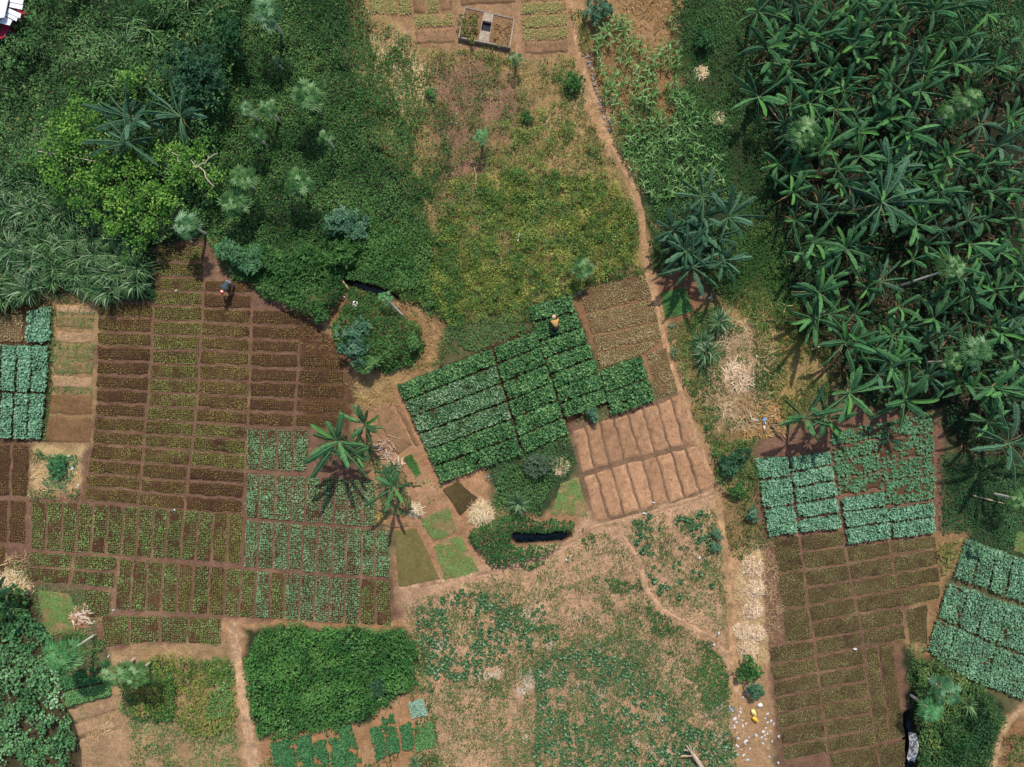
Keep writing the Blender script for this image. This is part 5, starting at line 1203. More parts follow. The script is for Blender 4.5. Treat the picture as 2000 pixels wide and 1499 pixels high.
# ------------------------------------------------------------------ maize
MZ = [(.035, .12, .03), (.08, .21, .05), (.17, .33, .10), (.36, .47, .22)]
MZP = []
for i in range(6):
    rng = np.random.default_rng(800 + i); n = 9
    p = np.zeros((n, 3)); p[:, 2] = np.linspace(.12, .8, n); az = np.arange(n) * math.pi + rng.normal(0, .45, n) + np.arange(n) * .35
    mb = MB(); mb.tube([(0, 0, 0), (.01, 0, .5), (0, .01, .95)], [.022, .018, .008], A_([.16, .2, .08]), 6)
    mb.merge(blades(p, az, rng.uniform(.6, 1.1, n), rng.uniform(.45, .72, n), .085, ramp(MZ, rng.random(n)), rng.uniform(1.3, 2.3, n), 4))
    MZP.append(mb.build('maize_plant', M_LEAF))
mused = set()
rg = random.Random(12); MP = []; tries = 0
MA = [(1158, 20), (1200, 30), (1250, 40), (1310, 30), (1330, 110), (1320, 190), (1300, 240), (1250, 220), (1185, 200), (1165, 120)]
MB_ = [(1185, 230), (1250, 200), (1330, 170), (1420, 280), (1410, 360), (1330, 380), (1275, 390), (1235, 330)]
while len(MP) < 250 and tries < 20000:
    tries += 1; x = rg.uniform(1150, 1430); y = rg.uniform(10, 400)
    a = inpoly(A_([x]), A_([y]), MA)[0]; b_ = inpoly(A_([x]), A_([y]), MB_)[0]
    if not (a or b_): continue
    if inpoly(A_([x]), A_([y]), [(1225, -10), (1300, -10), (1310, 70), (1280, 100), (1230, 60)])[0]: continue
    if fbm(A_([x]), A_([y]), 36, 5)[0] < .36: continue
    if all(math.hypot(x - u, y - v) > (11 if a else 12) for u, v, _ in MP): MP.append((x, y, a))
for x, y, a in MP:
    p = MZP[rg.randrange(6)]
    o = p if p.name not in mused else p.copy()
    if o is not p: C.objects.link(o)
    mused.add(p.name)
    l = P(x, y, .5); s = rg.uniform(.55, .95) * (1. if a else .9); o.location = (l[0], l[1], 0); o.scale = (s, s, s); o.rotation_euler = (0, 0, rg.random() * 6.28)
    if a: tag(o, 'young maize plant on dry brown soil right of the stone row', 'maize plant', 'maize on the dry soil')
    else: tag(o, 'maize plant rising from green weeds left of the grove', 'maize plant', 'maize among the weeds')

# ------------------------------------------------------------------ rosette crops of the bare field
CB = []
for i in range(6):
    rng = np.random.default_rng(900 + i); n = 22
    az = np.arange(n) * 2.4; age = np.arange(n) / n
    c = ramp([(.03, .09, .035), (.06, .15, .06), (.13, .25, .11), (.36, .46, .28)], rng.random(n)) * np.exp(rng.normal(0, .15, (n, 1)))
    p = np.stack([np.cos(az) * .03, np.sin(az) * .03, .04 + .12 * age], -1)
    CB.append(mesh('cabbage_plant', *leaves(p, az + rng.normal(0, .25, n), .1 + .9 * age + rng.normal(0, .12, n), .24 - .1 * age, .15 - .05 * age, c, .2, .25), M_LEAF))
CA = [(1050, 1290), (1110, 1265), (1200, 1270), (1250, 1300), (1300, 1360), (1340, 1420), (1420, 1430), (1440, 1510), (1040, 1510), (1045, 1400)]
CBP = [(810, 1190), (900, 1150), (960, 1160), (1060, 1170), (1090, 1250), (1010, 1270), (930, 1330), (830, 1320)]
CC = [(1230, 1010), (1380, 1000), (1400, 1150), (1300, 1180), (1250, 1090)]
rg = random.Random(21); pts_ = []; tries = 0
allp = []
while tries < 26000 and len(allp) < 640:
    tries += 1; x = rg.uniform(800, 1440); y = rg.uniform(1000, 1510)
    w = 1 if inpoly(A_([x]), A_([y]), CA)[0] else 2 if inpoly(A_([x]), A_([y]), CBP)[0] else 3 if inpoly(A_([x]), A_([y]), CC)[0] else 0
    if not w: continue
    if fbm(A_([x]), A_([y]), 45, 8)[0] + rg.gauss(0, .16) < {1: .42, 2: .50, 3: .74}[w]: continue
    if all(math.hypot(x - u, y - v) > 7.5 for u, v, *_ in allp): allp.append((x, y, w, rg.uniform(.5, 1.0)))
allp.sort(key=lambda a: -a[3])
cused = set()
for x, y, w, s in allp[:285]:
    p = CB[rg.randrange(6)]
    o = p if p.name not in cused else p.copy()
    if o is not p: C.objects.link(o)
    cused.add(p.name)
    o.location = P(x, y, 0); o.scale = (s, s, s); o.rotation_euler = (0, 0, rg.random() * 6.28)
    tag(o, {1: 'leafy cabbage rosette in the dense lower part of the bare field', 2: 'leafy cabbage rosette under the olive seedbed corner of the bare field', 3: 'scattered cabbage rosette in the bare field below the tan beds'}[w], 'cabbage plant', {1: 'cabbages in the lower field', 2: 'cabbages in the upper left field', 3: 'cabbages below the tan beds'}[w])
mb = MB()
for x, y, w, s in allp[285:]:
    me = CB[0].data; n = len(me.vertices); V = np.zeros(n * 3); me.vertices.foreach_get('co', V); V = V.reshape(-1, 3) * s * .9
    a = rg.random() * 6.28; V = V @ A_([[math.cos(a), math.sin(a), 0], [-math.sin(a), math.cos(a), 0], [0, 0, 1]]) + P(x, y, 0)
    cc = np.zeros(n * 4); me.color_attributes['Col'].data.foreach_get('color', cc)
    mb.add(V, np.arange(n).reshape(-1, 4), cc.reshape(-1, 4)[:, :3])
if mb.n: tag(mb.build('small_cabbages', M_LEAF), 'smaller cabbage seedlings between the rosettes of the bare field', 'cabbages', kind='stuff')


# ------------------------------------------------------------------ people
def skin(name, nodes, edges, mat, col, parent, root=0, sub=1):
    """continuous body surface grown over a skeleton: nodes (x,y,z,r)"""
    me = bpy.data.meshes.new(name); me.from_pydata([n[:3] for n in nodes], edges, []); me.update()
    o = bpy.data.objects.new(name, me); C.objects.link(o); o.parent = parent
    me.skin_vertices or None
    md = o.modifiers.new('skin', 'SKIN'); md.use_smooth_shade = True
    if not me.skin_vertices:
        bpy.context.view_layer.objects.active = o
        with bpy.context.temp_override(object=o, active_object=o): bpy.ops.mesh.customdata_skin_add()
    for i, n in enumerate(nodes):
        sv = me.skin_vertices[0].data[i]; sv.radius = (n[3], n[3]) if len(n) < 5 else (n[3], n[4]); sv.use_root = i == root
    ss = o.modifiers.new('sub', 'SUBSURF'); ss.levels = ss.render_levels = sub
    m, t, b = new_mat(name + '_surface')
    nz = t.nodes.new('ShaderNodeTexNoise'); nz.inputs['Scale'].default_value = 22
    r = t.nodes.new('ShaderNodeMix'); r.data_type = 'RGBA'; r.inputs[6].default_value = (*[c * .75 for c in col], 1); r.inputs[7].default_value = (*[min(1, c * 1.25) for c in col], 1)
    t.links.new(nz.outputs['Fac'], r.inputs[0]); t.links.new(r.outputs[2], b.inputs['Base Color']); b.inputs['Roughness'].default_value = .8
    me.materials.append(m)
    return o


def person(px, py, rz, label, shirt, trousers, hat, hatname, skincol=(.09, .045, .026), base=(0, 0), twist=0.):
    l = P(px, py, 0); root = thing('person', label, 'person', (l[0], l[1], 0), rz)
    N = [(-.08, 0, .90, .125, .10), (.08, 0, 1.0, .125, .10), (.27, 0, 1.05, .14, .105), (.40, 0, 1.07, .055), (.49, 0, 1.05, .075), (.57, 0, 1.01, .088), (.64, 0, .97, .06)]
    E = [(0, 1), (1, 2), (2, 3), (3, 4), (4, 5), (5, 6)]
    def chain(frm, pts):
        k = frm
        for p in pts:
            N.append(p); E.append((k, len(N) - 1)); k = len(N) - 1
        return k
    chain(5, [(.58, 0, .915, .016)])                                   # nose
    for s in (-1, 1):
        chain(4, [(.53, s * .085, 1.02, .018)])                        # ear
        chain(0, [(-.07, s * .10, .82, .088), (.0, s * .125, .47, .062), (-.03, s * .13, .10, .042), (.10, s * .14, .04, .04)])
        el = (.40 + s * twist, s * .24, .78, .042)
        w = chain(2, [(.30, s * .17, 1.03, .06), el, (.47 + s * twist, s * .20, .53, .03), (.50 + s * twist, s * .19, .45, .036)])
        x, y, z = N[w][:3]
        for f, (dx, dy, ln) in enumerate(((.02, -.03, .075), (.02, -.012, .085), (.018, .008, .08), (.01, .026, .065))):
            chain(w, [(x + dx, y + dy, z - .05, .009), (x + dx * 1.6, y + dy * 1.15, z - .05 - ln * .5, .0085), (x + dx * .9, y + dy * 1.2, z - .05 - ln, .007)])
        chain(w, [(x - .03, y - s * .02, z - .025, .011), (x - .035, y - s * .03, z - .065, .009)])
    skin('body', N, E, None, skincol, root)
    S1 = [(-.05, 0, .92, .145, .12), (.08, 0, 1.0, .145, .12), (.27, 0, 1.05, .16, .125), (.36, 0, 1.065, .075)]; e1 = [(0, 1), (1, 2), (2, 3)]
    for s in (-1, 1):
        S1 += [(.30, s * .17, 1.03, .076), (.37 + s * twist * .6, s * .22, .86, .058)]; k = len(S1); e1 += [(2, k - 2), (k - 2, k - 1)]
    skin('shirt', S1, e1, None, shirt, root)
    S2 = [(-.085, 0, .89, .14, .115)]; e2 = []
    for s in (-1, 1):
        S2 += [(-.07, s * .10, .80, .105), (0, s * .125, .47, .08), (-.03, s * .13, .16, .066)]; k = len(S2); e2 += [(0, k - 3), (k - 3, k - 2), (k - 2, k - 1)]
    skin('trousers', S2, e2, None, trousers, root)
    cap = MB(); n = 12
    rings = [(.0, .125), (.04, .118), (.085, .09), (.11, .045), (.118, .003)]
    ax = A_([.62, 0, .78]); ax = ax / np.linalg.norm(ax); u = A_([0, 1., 0]); v = np.cross(ax, u)
    ctr = A_([.55, 0, 1.03])
    V = [ctr + ax * h + (u * math.cos(a) + v * math.sin(a)) * r for h, r in rings for a in np.arange(n) * 2 * math.pi / n]
    F = [(i * n + j, i * n + (j + 1) % n, (i + 1) * n + (j + 1) % n, (i + 1) * n + j) for i in range(4) for j in range(n)]
    cc = A_([hat[0] if (k % n) in (2, 3, 4, 9, 10) and k // n in (1, 2) and len(hat) > 1 else hat[-1] for k in range(len(V))])
    cap.add(V, F, cc)
    if hatname == 'cap':
        b0 = [ctr + v * .11 * sg + u * w for sg, w in ((-1, -.07), (-1, .07))]
        b1 = [ctr - v * .2 + u * w for w in (.05, -.05)]
        cap.add(b0 + b1 + [p + ax * .012 for p in b0 + b1], BOXF, hat[-1])
    cap.build(hatname, M_CLOTH, root, True)
    ey = MB()
    for s in (-1, 1):
        ey.box((.625, s * .035 - .012, .925), (.645, s * .035 + .012, .94), (.02, .015, .01))
    ey.build('eyes', M_PLASTIC, root)
    return root


f1 = math.atan2(-22, -10)
person(454, 558, f1, 'person in red and white cap and dark clothes bending over the brown seedlings', (.030, .055, .070), (.16, .18, .24), [(.75, .6, .55), (.62, .02, .02)], 'cap', twist=.05)
person(1084, 640, math.atan2(18, -4), 'person in golden top and pink headscarf stooping among the dense green beds', (.50, .27, .075), (.05, .03, .03), [(.62, .36, .30)], 'headscarf', twist=-.05)

# ------------------------------------------------------------------ concrete tank in the pale beds
TA = [(895, 78), (997, 98), (1006, 40), (908, 17)]
CON = A_([.30, .235, .175])


def tq(u0, v0, u1, v1, z0, z1):
    q = bil([TA[0], TA[1], TA[2], TA[3]], A_([u0, u1, u1, u0]), A_([v0, v0, v1, v1]))
    return [P(a, b_, z0) for a, b_ in q]


c0 = P(950, 58); root = thing('concrete_tank', 'old concrete water tank with a square dark opening, half covered by weeds', 'water tank', c0)


def tpart(name, boxes, col, mat):
    mb = MB()
    for u0, v0, u1, v1, z0, z1 in boxes: mb.slab([p - c0 for p in tq(u0, v0, u1, v1, 0, 0)], z0, z1, A_(col))
    return mb.build(name, mat, root)


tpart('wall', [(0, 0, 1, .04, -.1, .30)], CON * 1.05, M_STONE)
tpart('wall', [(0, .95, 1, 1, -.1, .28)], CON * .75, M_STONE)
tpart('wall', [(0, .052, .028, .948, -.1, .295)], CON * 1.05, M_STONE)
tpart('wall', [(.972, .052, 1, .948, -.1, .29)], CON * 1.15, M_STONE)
tpart('slab', [(.385, .052, .580, .375, -.1, .285), (.385, .690, .580, -0+.948, -.1, .28), (.385, .377, .395, .688, -.1, .282), (.570, .377, .580, .688, -.1, .282)], CON * 1.15, M_STONE)
tpart('soil_fill', [(.03, .054, .383, .946, -.05, .25), (.582, .054, .97, .946, -.05, .245)], (.22, .125, .065), M_SOIL)
w = MB(); w.slab([p - c0 for p in tq(.396, .378, .569, .687, 0, 0)], -.2, .03, A_([.01, .02, .03])); w.build('water', M_WATER, root)

# ------------------------------------------------------------------ shed corner and fallen sheets, top left
sl = P(-20, 20); root = thing('small_shed', 'corner of a white roofed shed with red side boards cut by the corner', 'shed', (sl[0], sl[1], 0))
WH = A_([.78, .80, .84]); CR = A_([.33, .012, .035])


def spart(name, quad, z0, z1, col, parent=None):
    mb = MB(); mb.slab([P(a, b_, z1) * A_([1, 1, 0]) - sl for a, b_ in quad], z0, z1, col); return mb.build(name, M_PAINT, root)


spart('roof', [(-60, 46), (8, 34), (20, -20), (-60, -20)], 2.30, 2.36, WH)
for k, q in enumerate([[(19, 4), (44, 9), (47, -3), (21, -10)], [(18, 14), (43, 19), (45, 10), (20, 5)], [(14, 24), (39, 36), (41, 27), (16, 16)], [(10, 31), (32, 42), (35, 34), (13, 25)], [(-6, 44), (19, 50), (24, 40), (10, 33)]]):
    spart('roof_slat', q, 2.18 - .035 * k, 2.21 - .035 * k, WH * (.92 + .02 * (k % 3)))
spart('side_board', [(34, 42), (42, 44), (50, 24), (33, 18)], 1.3, 1.36, CR)
spart('side_board', [(-4, 78), (10, 73), (21, 50), (6, 45)], 1.5, 1.56, CR)
spart('side_board', [(22, 62), (30, 64), (32, 52), (20, 50)], 1.2, 1.25, CR * .8)
spart('loose_panel', [(8, 72), (34, 78), (31, 66), (20, 58)], 1.1, 1.14, WH)
spart('wall', [(-60, 40), (4, 30), (14, -15), (-60, -15)], 0, 2.25, A_([.30, .05, .05]))

# ------------------------------------------------------------------ stones
STP = []
for i in range(5):
    rng = np.random.default_rng(40 + i); mb = MB(); n = 8
    V = [A_([0, 0, -.4])]; F4 = []
    for h, r in ((-.3, .7), (0, 1.), (.35, .8), (.52, .35)):
        for j in range(n):
            a = j * 2 * math.pi / n; rr = r * rng.uniform(.8, 1.15); V.append(A_([math.cos(a) * rr, math.sin(a) * rr * .75, h * rng.uniform(.9, 1.1)]))
    V.append(A_([0, 0, .58]))
    F3 = [(0, 1 + (j + 1) % n, 1 + j) for j in range(n)] + [(len(V) - 1, 1 + 3 * n + j, 1 + 3 * n + (j + 1) % n) for j in range(n)]
    F4 = [(1 + k * n + j, 1 + k * n + (j + 1) % n, 1 + (k + 1) * n + (j + 1) % n, 1 + (k + 1) * n + j) for k in range(3) for j in range(n)]
    STP.append(mesh('stone', A_(V) * .09, [A_(F4), A_(F3)], A_([.27, .25, .235]) * (.75 + .12 * i), M_STONE))
sused = set()


def stone(px, py, s, label, group):
    p = STP[rg.randrange(5)]
    o = p if p.name not in sused else p.copy()
    if o is not p: C.objects.link(o)
    sused.add(p.name)
    o.location = P(px, py, 0.0) + A_([0, 0, .03 * s]); o.scale = (s, s, s); o.rotation_euler = (0, 0, rg.random() * 6.28)
    return tag(o, label, 'stone', group)


rg = random.Random(44)
SL = [(1150, 108), (1154, 135), (1159, 160), (1168, 192), (1181, 225), (1197, 262)]
for k in range(62):
    u = k / 61 * 5; i = min(4, int(u)); f = u - i
    x = SL[i][0] * (1 - f) + SL[i + 1][0] * f; y = SL[i][1] * (1 - f) + SL[i + 1][1] * f
    wd = 1.5 if k < 34 else 4.
    stone(x + rg.gauss(0, wd), y + rg.gauss(0, 1.5), rg.uniform(.5, 1.2), 'grey stone in the loose row along the footpath by the maize', 'stones of the loose row')
for k in range(44):
    while True:
        x = rg.uniform(760, 1200); y = rg.uniform(100, 480)
        if inpoly(A_([x]), A_([y]), [(760, 110), (1000, 110), (1180, 300), (1200, 400), (1000, 480), (900, 420), (830, 250)])[0]: break
    stone(x, y, rg.uniform(.4, .95), 'small pale stone lying in the dry meadow', 'stones in the dry meadow')
for x, y, s, l in ((1312, 637, 1.9, 'large pale stone at the bottom tip of the nursery patch'), (1135, 566, 1.6, 'pale stone at the top corner of the speckled beds'), (1131, 574, 1.4, 'pale stone just under the top corner of the speckled beds'), (844, 193, 1.6, 'grey stone by the tiny shrub in the meadow'), (925, 292, 1.3, 'whitish stone beside the lone meadow papaya')):
    stone(x, y, s, l, None)
for o in STP:
    if o.name not in sused: bpy.data.objects.remove(o)

# ------------------------------------------------------------------ litter
SCR = []
for i, c in enumerate([(.56, .55, .53), (.46, .51, .57), (.40, .54, .57), (.54, .47, .40), (.12, .38, .72), (.70, .45, .42)]):
    rng = np.random.default_rng(60 + i); n = 6
    U, V_ = np.meshgrid(np.linspace(-1, 1, n), np.linspace(-.6, .6, n)); z = .12 + rng.normal(0, .16, U.shape) * .6
    V = np.stack([U + rng.normal(0, .07, U.shape), V_ + rng.normal(0, .07, U.shape), np.abs(z)], -1).reshape(-1, 3) * .14
    a, b_ = np.meshgrid(np.arange(n - 1), np.arange(n - 1), indexing='ij')
    F = np.stack([a * n + b_, a * n + b_ + 1, (a + 1) * n + b_ + 1, (a + 1) * n + b_], -1).reshape(-1, 4)
    V2 = V.copy(); V2[:, 2] += .006
    m_ = n * n; bd = list(range(n)) + [k * n + n - 1 for k in range(1, n)] + [m_ - 1 - k for k in range(1, n)] + [(n - 1 - k) * n for k in range(1, n - 1)]
    SD = [(bd[k], bd[(k + 1) % len(bd)], bd[(k + 1) % len(bd)] + m_, bd[k] + m_) for k in range(len(bd))]
    SCR.append(mesh('litter_scrap', np.concatenate([V, V2]), [np.concatenate([F[:, ::-1], F + m_, A_(SD)])], A_(c), M_PLASTIC))
scused = set()


def scrap(px, py, k, s, label, group=None, z=0.):
    p = SCR[k]
    o = p if p.name not in scused else p.copy()
    if o is not p: C.objects.link(o)
    scused.add(p.name)
    o.location = P(px, py, z) + A_([0, 0, .01]); s *= .66 * rg.uniform(.6, 1.1); o.scale = (s, s * rg.uniform(.6, 1.2), s); o.rotation_euler = (0, 0, rg.random() * 6.28)
    return tag(o, label, 'litter', group)


GL = 'litter by the lower footpath end'
for x, y, k, s in [(1446, 1384, 1, 1.), (1446, 1391, 1, 1.1), (1443, 1398, 3, 1.), (1450, 1407, 0, 1.), (1435, 1404, 0, 1.2), (1438, 1411, 1, 1.), (1434, 1419, 0, 1.5), (1451, 1418, 0, 1.2), (1453, 1430, 3, 1.), (1440, 1431, 0, .9), (1457, 1413, 0, .8), (1499, 1394, 0, .9), (1495, 1403, 1, .9), (1506, 1408, 1, 1.2), (1511, 1414, 2, .8), (1499, 1411, 3, 1.), (1496, 1422, 0, 1.), (1491, 1429, 0, 1.2), (1505, 1428, 1, 1.), (1499, 1433, 0, 1.), (1477, 1436, 1, 1.2), (1439, 1350, 0, 1.), (1459, 1356, 2, .9), (1451, 1362, 1, .9), (1457, 1447, 0, 1.2), (1455, 1452, 1, 1.), (1440, 1457, 0, 1.2), (1436, 1467, 0, 1.), (1440, 1474, 2, .8), (1460, 1484, 1, 1.), (1465, 1462, 0, .9), (1490, 1452, 2, 1.), (1495, 1444, 0, 1.), (1500, 1462, 0, 1.), (1442, 1442, 1, 1.), (1430, 1480, 0, 1.1), (1448, 1464, 3, 1.), (1488, 1440, 2, .9), (1494, 1436, 3, 1.), (1508, 1448, 0, .8), (1452, 1475, 0, 1.), (1463, 1440, 1, .8), (1503, 1478, 1, .9), (1418, 1462, 0, 1.2), (1410, 1448, 0, .9)]:
    scrap(x, y, k, s, 'pale scrap of litter strewn at the lower end of the footpath', GL)
for x, y, k, s, l in [(1425, 1380, 1, .9, 'whitish end of the torn blue wrapper by the lower path'), (1428, 1385, 4, 1., 'blue torn wrapper by the lower path'), (1431, 1389, 2, .9, 'pale cyan tail of the torn blue wrapper'),
    (1259, 1003, 2, 1.2, 'pale green scrap under the lower edge of the tan beds'), (1277, 982, 0, .9, 'white scrap on the lower edge of the tan beds'), (1366, 1089, 0, 1., 'white scrap in the field near the footpath'), (1108, 1093, 0, 1., 'white scrap below the pond slot'),
    (683, 575, 0, .7, 'white scrap on the bare bank left of the ditch'), (685, 586, 0, .8, 'white scrap just above the white board'), (672, 580, 0, .7, 'white scrap nearest the bushes on the ditch bank'),
    (341, 996, 1, .8, 'white scrap on the furrow above the long upright row'), (222, 1192, 1, .9, 'bluish white scrap between the sprout beds'), (1670, 1268, 0, 1., 'white scrap in the fine seedbeds on the right'), (1520, 1490, 0, .9, 'white scrap at the lower left seedbed corner'),
    (328, 820, 0, .6, 'tiny white scrap in the second brown column'), (344, 568, 0, .6, 'tiny white scrap near the top of the yellow green column'), (840, 588, 2, 1., 'pale cyan bag caught in the weeds right of the ditch'), (1478, 696, 0, 1., 'white scrap in the straw clearing'),
    (1372, 563, 0, .8, 'white scrap right of the nursery patch'), (1386, 582, 0, 1., 'white scrap further right of the nursery patch'), (1394, 887, 0, 1., 'white scrap at the right edge of the tan beds'), (134, 891, 0, .9, 'round white scrap on the weedy patch at the left'), (141, 915, 2, 1.1, 'pale round scrap in the middle of the weedy patch'),
    (153, 948, 0, .8, 'white scrap at the lower right of the weedy patch'), (212, 1282, 0, .7, 'white scrap above the dark papaya pair'), (1493, 820, 4, 1.3, 'bright blue bag at the edge of the straw clearing'), (1495, 827, 2, 1.2, 'teal bag just below the bright blue bag'), (1493, 835, 0, 1.2, 'white bag below the teal bag'),
    (1508, 813, 0, 1., 'white scrap right of the bright blue bag'), (1513, 802, 0, .7, 'small white scrap above the right of the bright blue bag'), (1510, 834, 1, .9, 'whitish scrap right of the white bag'), (955, 931, 4, .7, 'small blue scrap under the tilted green plot'),
    (719, 24, 0, .8, 'white scrap at the upper left pale beds'), (756, 68, 1, 1.1, 'greyish scrap on the meadow corner under the pale beds'), (1362, 757, 0, 1.1, 'white scrap at the left of the straw clearing'), (1380, 751, 0, .8, 'small white scrap in the straw near the footpath'), (1521, 1438, 2, 1., 'bluish scrap at the left border of the lower seedbeds'),
    (702, 809, 5, 1.4, 'red and white cloth by the lone banana clump'), (1395, 1260, 0, .8, 'white scrap on the winding field track'), (780, 977, 0, .9, 'white scrap by the small banana clump'), (1404, 1237, 0, .8, 'tiny white scrap near the top of the winding field track')]:
    o = scrap(x, y, k, s, l, None, .1)
for o in SCR:
    if o.name not in scused: bpy.data.objects.remove(o)


def box_thing(name, px, py, rz, size, z, col, label, cat, mat=None, bev=.03):
    root = thing(name, label, cat, P(px, py, 0) + A_([0, 0, z]), rz)
    import bmesh
    bm = bmesh.new(); bmesh.ops.create_cube(bm, size=1)
    for v in bm.verts: v.co = Vector((v.co.x * size[0], v.co.y * size[1], (v.co.z + .5) * size[2]))
    bmesh.ops.bevel(bm, geom=bm.edges[:], offset=min(bev, min(size) * .4), segments=2, affect='EDGES')
    V = A_([v.co[:] for v in bm.verts]); bm.verts.index_update(); F = {}
    for f in bm.faces: F.setdefault(len(f.verts), []).append([v.index for v in f.verts])
    bm.free()
    mesh('body', V, [A_(f) for f in F.values()], col, mat or M_PLASTIC, root, True)
    return root


for x, y, rz, c, l in ((1471, 1391, math.radians(-65), (.80, .66, .22), 'pale yellow jerrycan lying on the bare path, upper of two'), (1474, 1404, math.radians(-50), (.80, .45, .03), 'deep yellow jerrycan lying on the bare path, lower of two')):
    r_ = box_thing('jerrycan', x, y, rz, (.40, .22, .17), 0.02, A_(c), l, 'jerrycan')
    h = MB(); h.tube([(.08, 0, .16), (.10, 0, .215), (.02, 0, .225), (-.06, 0, .215), (-.05, 0, .16)], .014, A_(c) * .9, 6); h.build('handle', M_PLASTIC, r_)
    h = MB(); h.tube([(.19, .05, .09), (.235, .05, .09)], .03, A_([.75, .7, .6]), 8); h.build('cap', M_PLASTIC, r_)
r_ = box_thing('bucket_lid', 1484, 1377, .6, (.26, .22, .05), .05, A_([.82, .80, .78]), 'square white lid lying above the yellow jerrycans', 'lid')
r_ = box_thing('white_board', 697, 597, math.radians(80), (.40, .26, .07), .55, A_([.80, .76, .70]), 'white foam board resting on the island creepers', 'board')


# ------------------------------------------------------------------ straw piles, heaps, wood
def heap(name, px, py, R, hgt, n, pal, label, cat, L=.5, W=.022, wide=1., group=None):
    rng = np.random.default_rng(int(px + py * 3) % 99991)
    r = R * rng.random(n) ** .6; a = rng.random(n) * 6.28
    z = hgt * (1 - (r / R) ** 2) * rng.uniform(.3, 1, n) + .02
    p = np.stack([np.cos(a) * r * wide, np.sin(a) * r, z], -1)
    L_ = L * rng.uniform(.5, 1.1, n); az = rng.random(n) * 6.28
    p2 = p - np.stack([np.cos(az), np.sin(az), 0 * az], -1) * L_[:, None] * .5
    mb = MB(); mb.merge(blades(p2, az, rng.normal(.12, .18, n), L_, W * rng.uniform(.7, 1.5, n), ramp(pal, rng.random(n)) * np.exp(rng.normal(0, .12, (n, 1))), rng.normal(.3, .35, n), 3))
    k = 14; th = np.arange(k) * 2 * math.pi / k
    V = [(0, 0, hgt * .7)] + [(math.cos(q) * R * .55 * wide, math.sin(q) * R * .55, hgt * .45) for q in th] + [(math.cos(q) * R * .95 * wide, math.sin(q) * R * .95, -.02) for q in th]
    mb.add(V, [(0, 1 + j, 1 + (j + 1) % k) for j in range(k)], A_(pal[0]) * .8)
    mb.add(V, [(1 + j, 1 + k + j, 1 + k + (j + 1) % k, 1 + (j + 1) % k) for j in range(k)], A_(pal[0]) * .8)
    o = mb.build(name, M_STRAW); o.location = P(px, py, 0)
    return tag(o, label, cat, group)


STP_ = [(.42, .29, .14), (.60, .45, .25), (.76, .62, .40), (.84, .73, .52)]
WHI = [(.40, .25, .13), (.64, .46, .28), (.76, .59, .39), (.84, .72, .53)]
heap('straw_pile', 940, 1005, .78, .35, 420, STP_, 'golden straw pile between the olive seedbed and pond creepers', 'straw pile', .7)
heap('straw_pile', 812, 996, .45, .15, 200, STP_, 'small straw heap right of the small banana clump', 'straw pile', .5)
for x, y, R, l in ((1468, 1108, .72, 'whitish straw pile, topmost of the column beside the seedbeds'), (1474, 1150, .62, 'whitish straw pile, second of the column beside the seedbeds'), (1470, 1190, .6, 'whitish straw pile, third of the column above the small weeds'), (1450, 1232, .55, 'whitish straw pile under the small weeds, left one'), (1476, 1236, .55, 'whitish straw pile under the small weeds, right one'), (1462, 1268, .6, 'whitish straw pile, lowest of the column above the bushy shrub')):
    heap('straw_pile', x, y, R, .28, 420, WHI, l, 'straw pile', .36, .022)
heap('straw_pile', 1094, 912, .5, .12, 200, STP_, 'thin straw heap left of the tan beds', 'straw pile', .4)
heap('straw_pile', 1370, 142, .42, .12, 170, STP_, 'pale straw heap in the green strip near the grove', 'straw pile', .35)
heap('straw_pile', 1402, 232, .42, .12, 140, STP_, 'pale straw heap lower down in the green strip', 'straw pile', .35)
heap('straw_pile', 24, 1140, .85, .3, 380, STP_, 'large straw pile at the left edge below the brown beds', 'straw pile', .7)
heap('straw_pile', 50, 1152, .3, .18, 120, WHI, 'round pale straw bundle at the right of the large left pile', 'straw pile', .3)
heap('straw_pile', 1442, 735, 1.0, .3, 420, WHI, 'sprawling maize straw heap in the right middle clearing', 'straw pile', .8, .03, .8)
BR = [(.24, .12, .06), (.40, .24, .14), (.56, .40, .28), (.66, .54, .42)]
heap('dry_leaf_heap', 160, 1208, .62, .25, 60, BR, 'heap of dry banana leaves at the edge of the sprout beds', 'leaf heap', .75, .11)
heap('dry_leaf_heap', 163, 1186, .25, .15, 16, BR, 'small curl of dry leaf above the dry leaf heap', 'leaf heap', .4, .10)
heap('dry_leaf_heap', 752, 876, .62, .18, 110, BR, 'strewn dry banana leaves right of the lone banana clump', 'leaf heap', .55, .05)
heap('dry_leaf_heap', 772, 908, .5, .18, 90, BR, 'strewn dry banana leaves above the small banana plant', 'leaf heap', .55, .05)
heap('dry_leaf_heap', 745, 1012, .35, .12, 60, [(.25, .16, .05), (.4, .28, .09), (.5, .36, .14)], 'rusty dry leaves below the small banana clump', 'leaf heap', .35, .06)


def pole(name, pts, rad, col, label, cat, z=.08, z1=None):
    z1 = z if z1 is None else z1; n = len(pts)
    q = A_([P(a, b_, z + (z1 - z) * i / (n - 1)) for i, (a, b_) in enumerate(pts)]); o0 = q[0].copy(); o0[2] = 0
    mb = MB(); mb.tube(q - o0, np.linspace(rad, rad * .7, n), A_(col), 7)
    o = mb.build(name, M_BARK, None, True); o.location = o0
    return tag(o, label, cat)


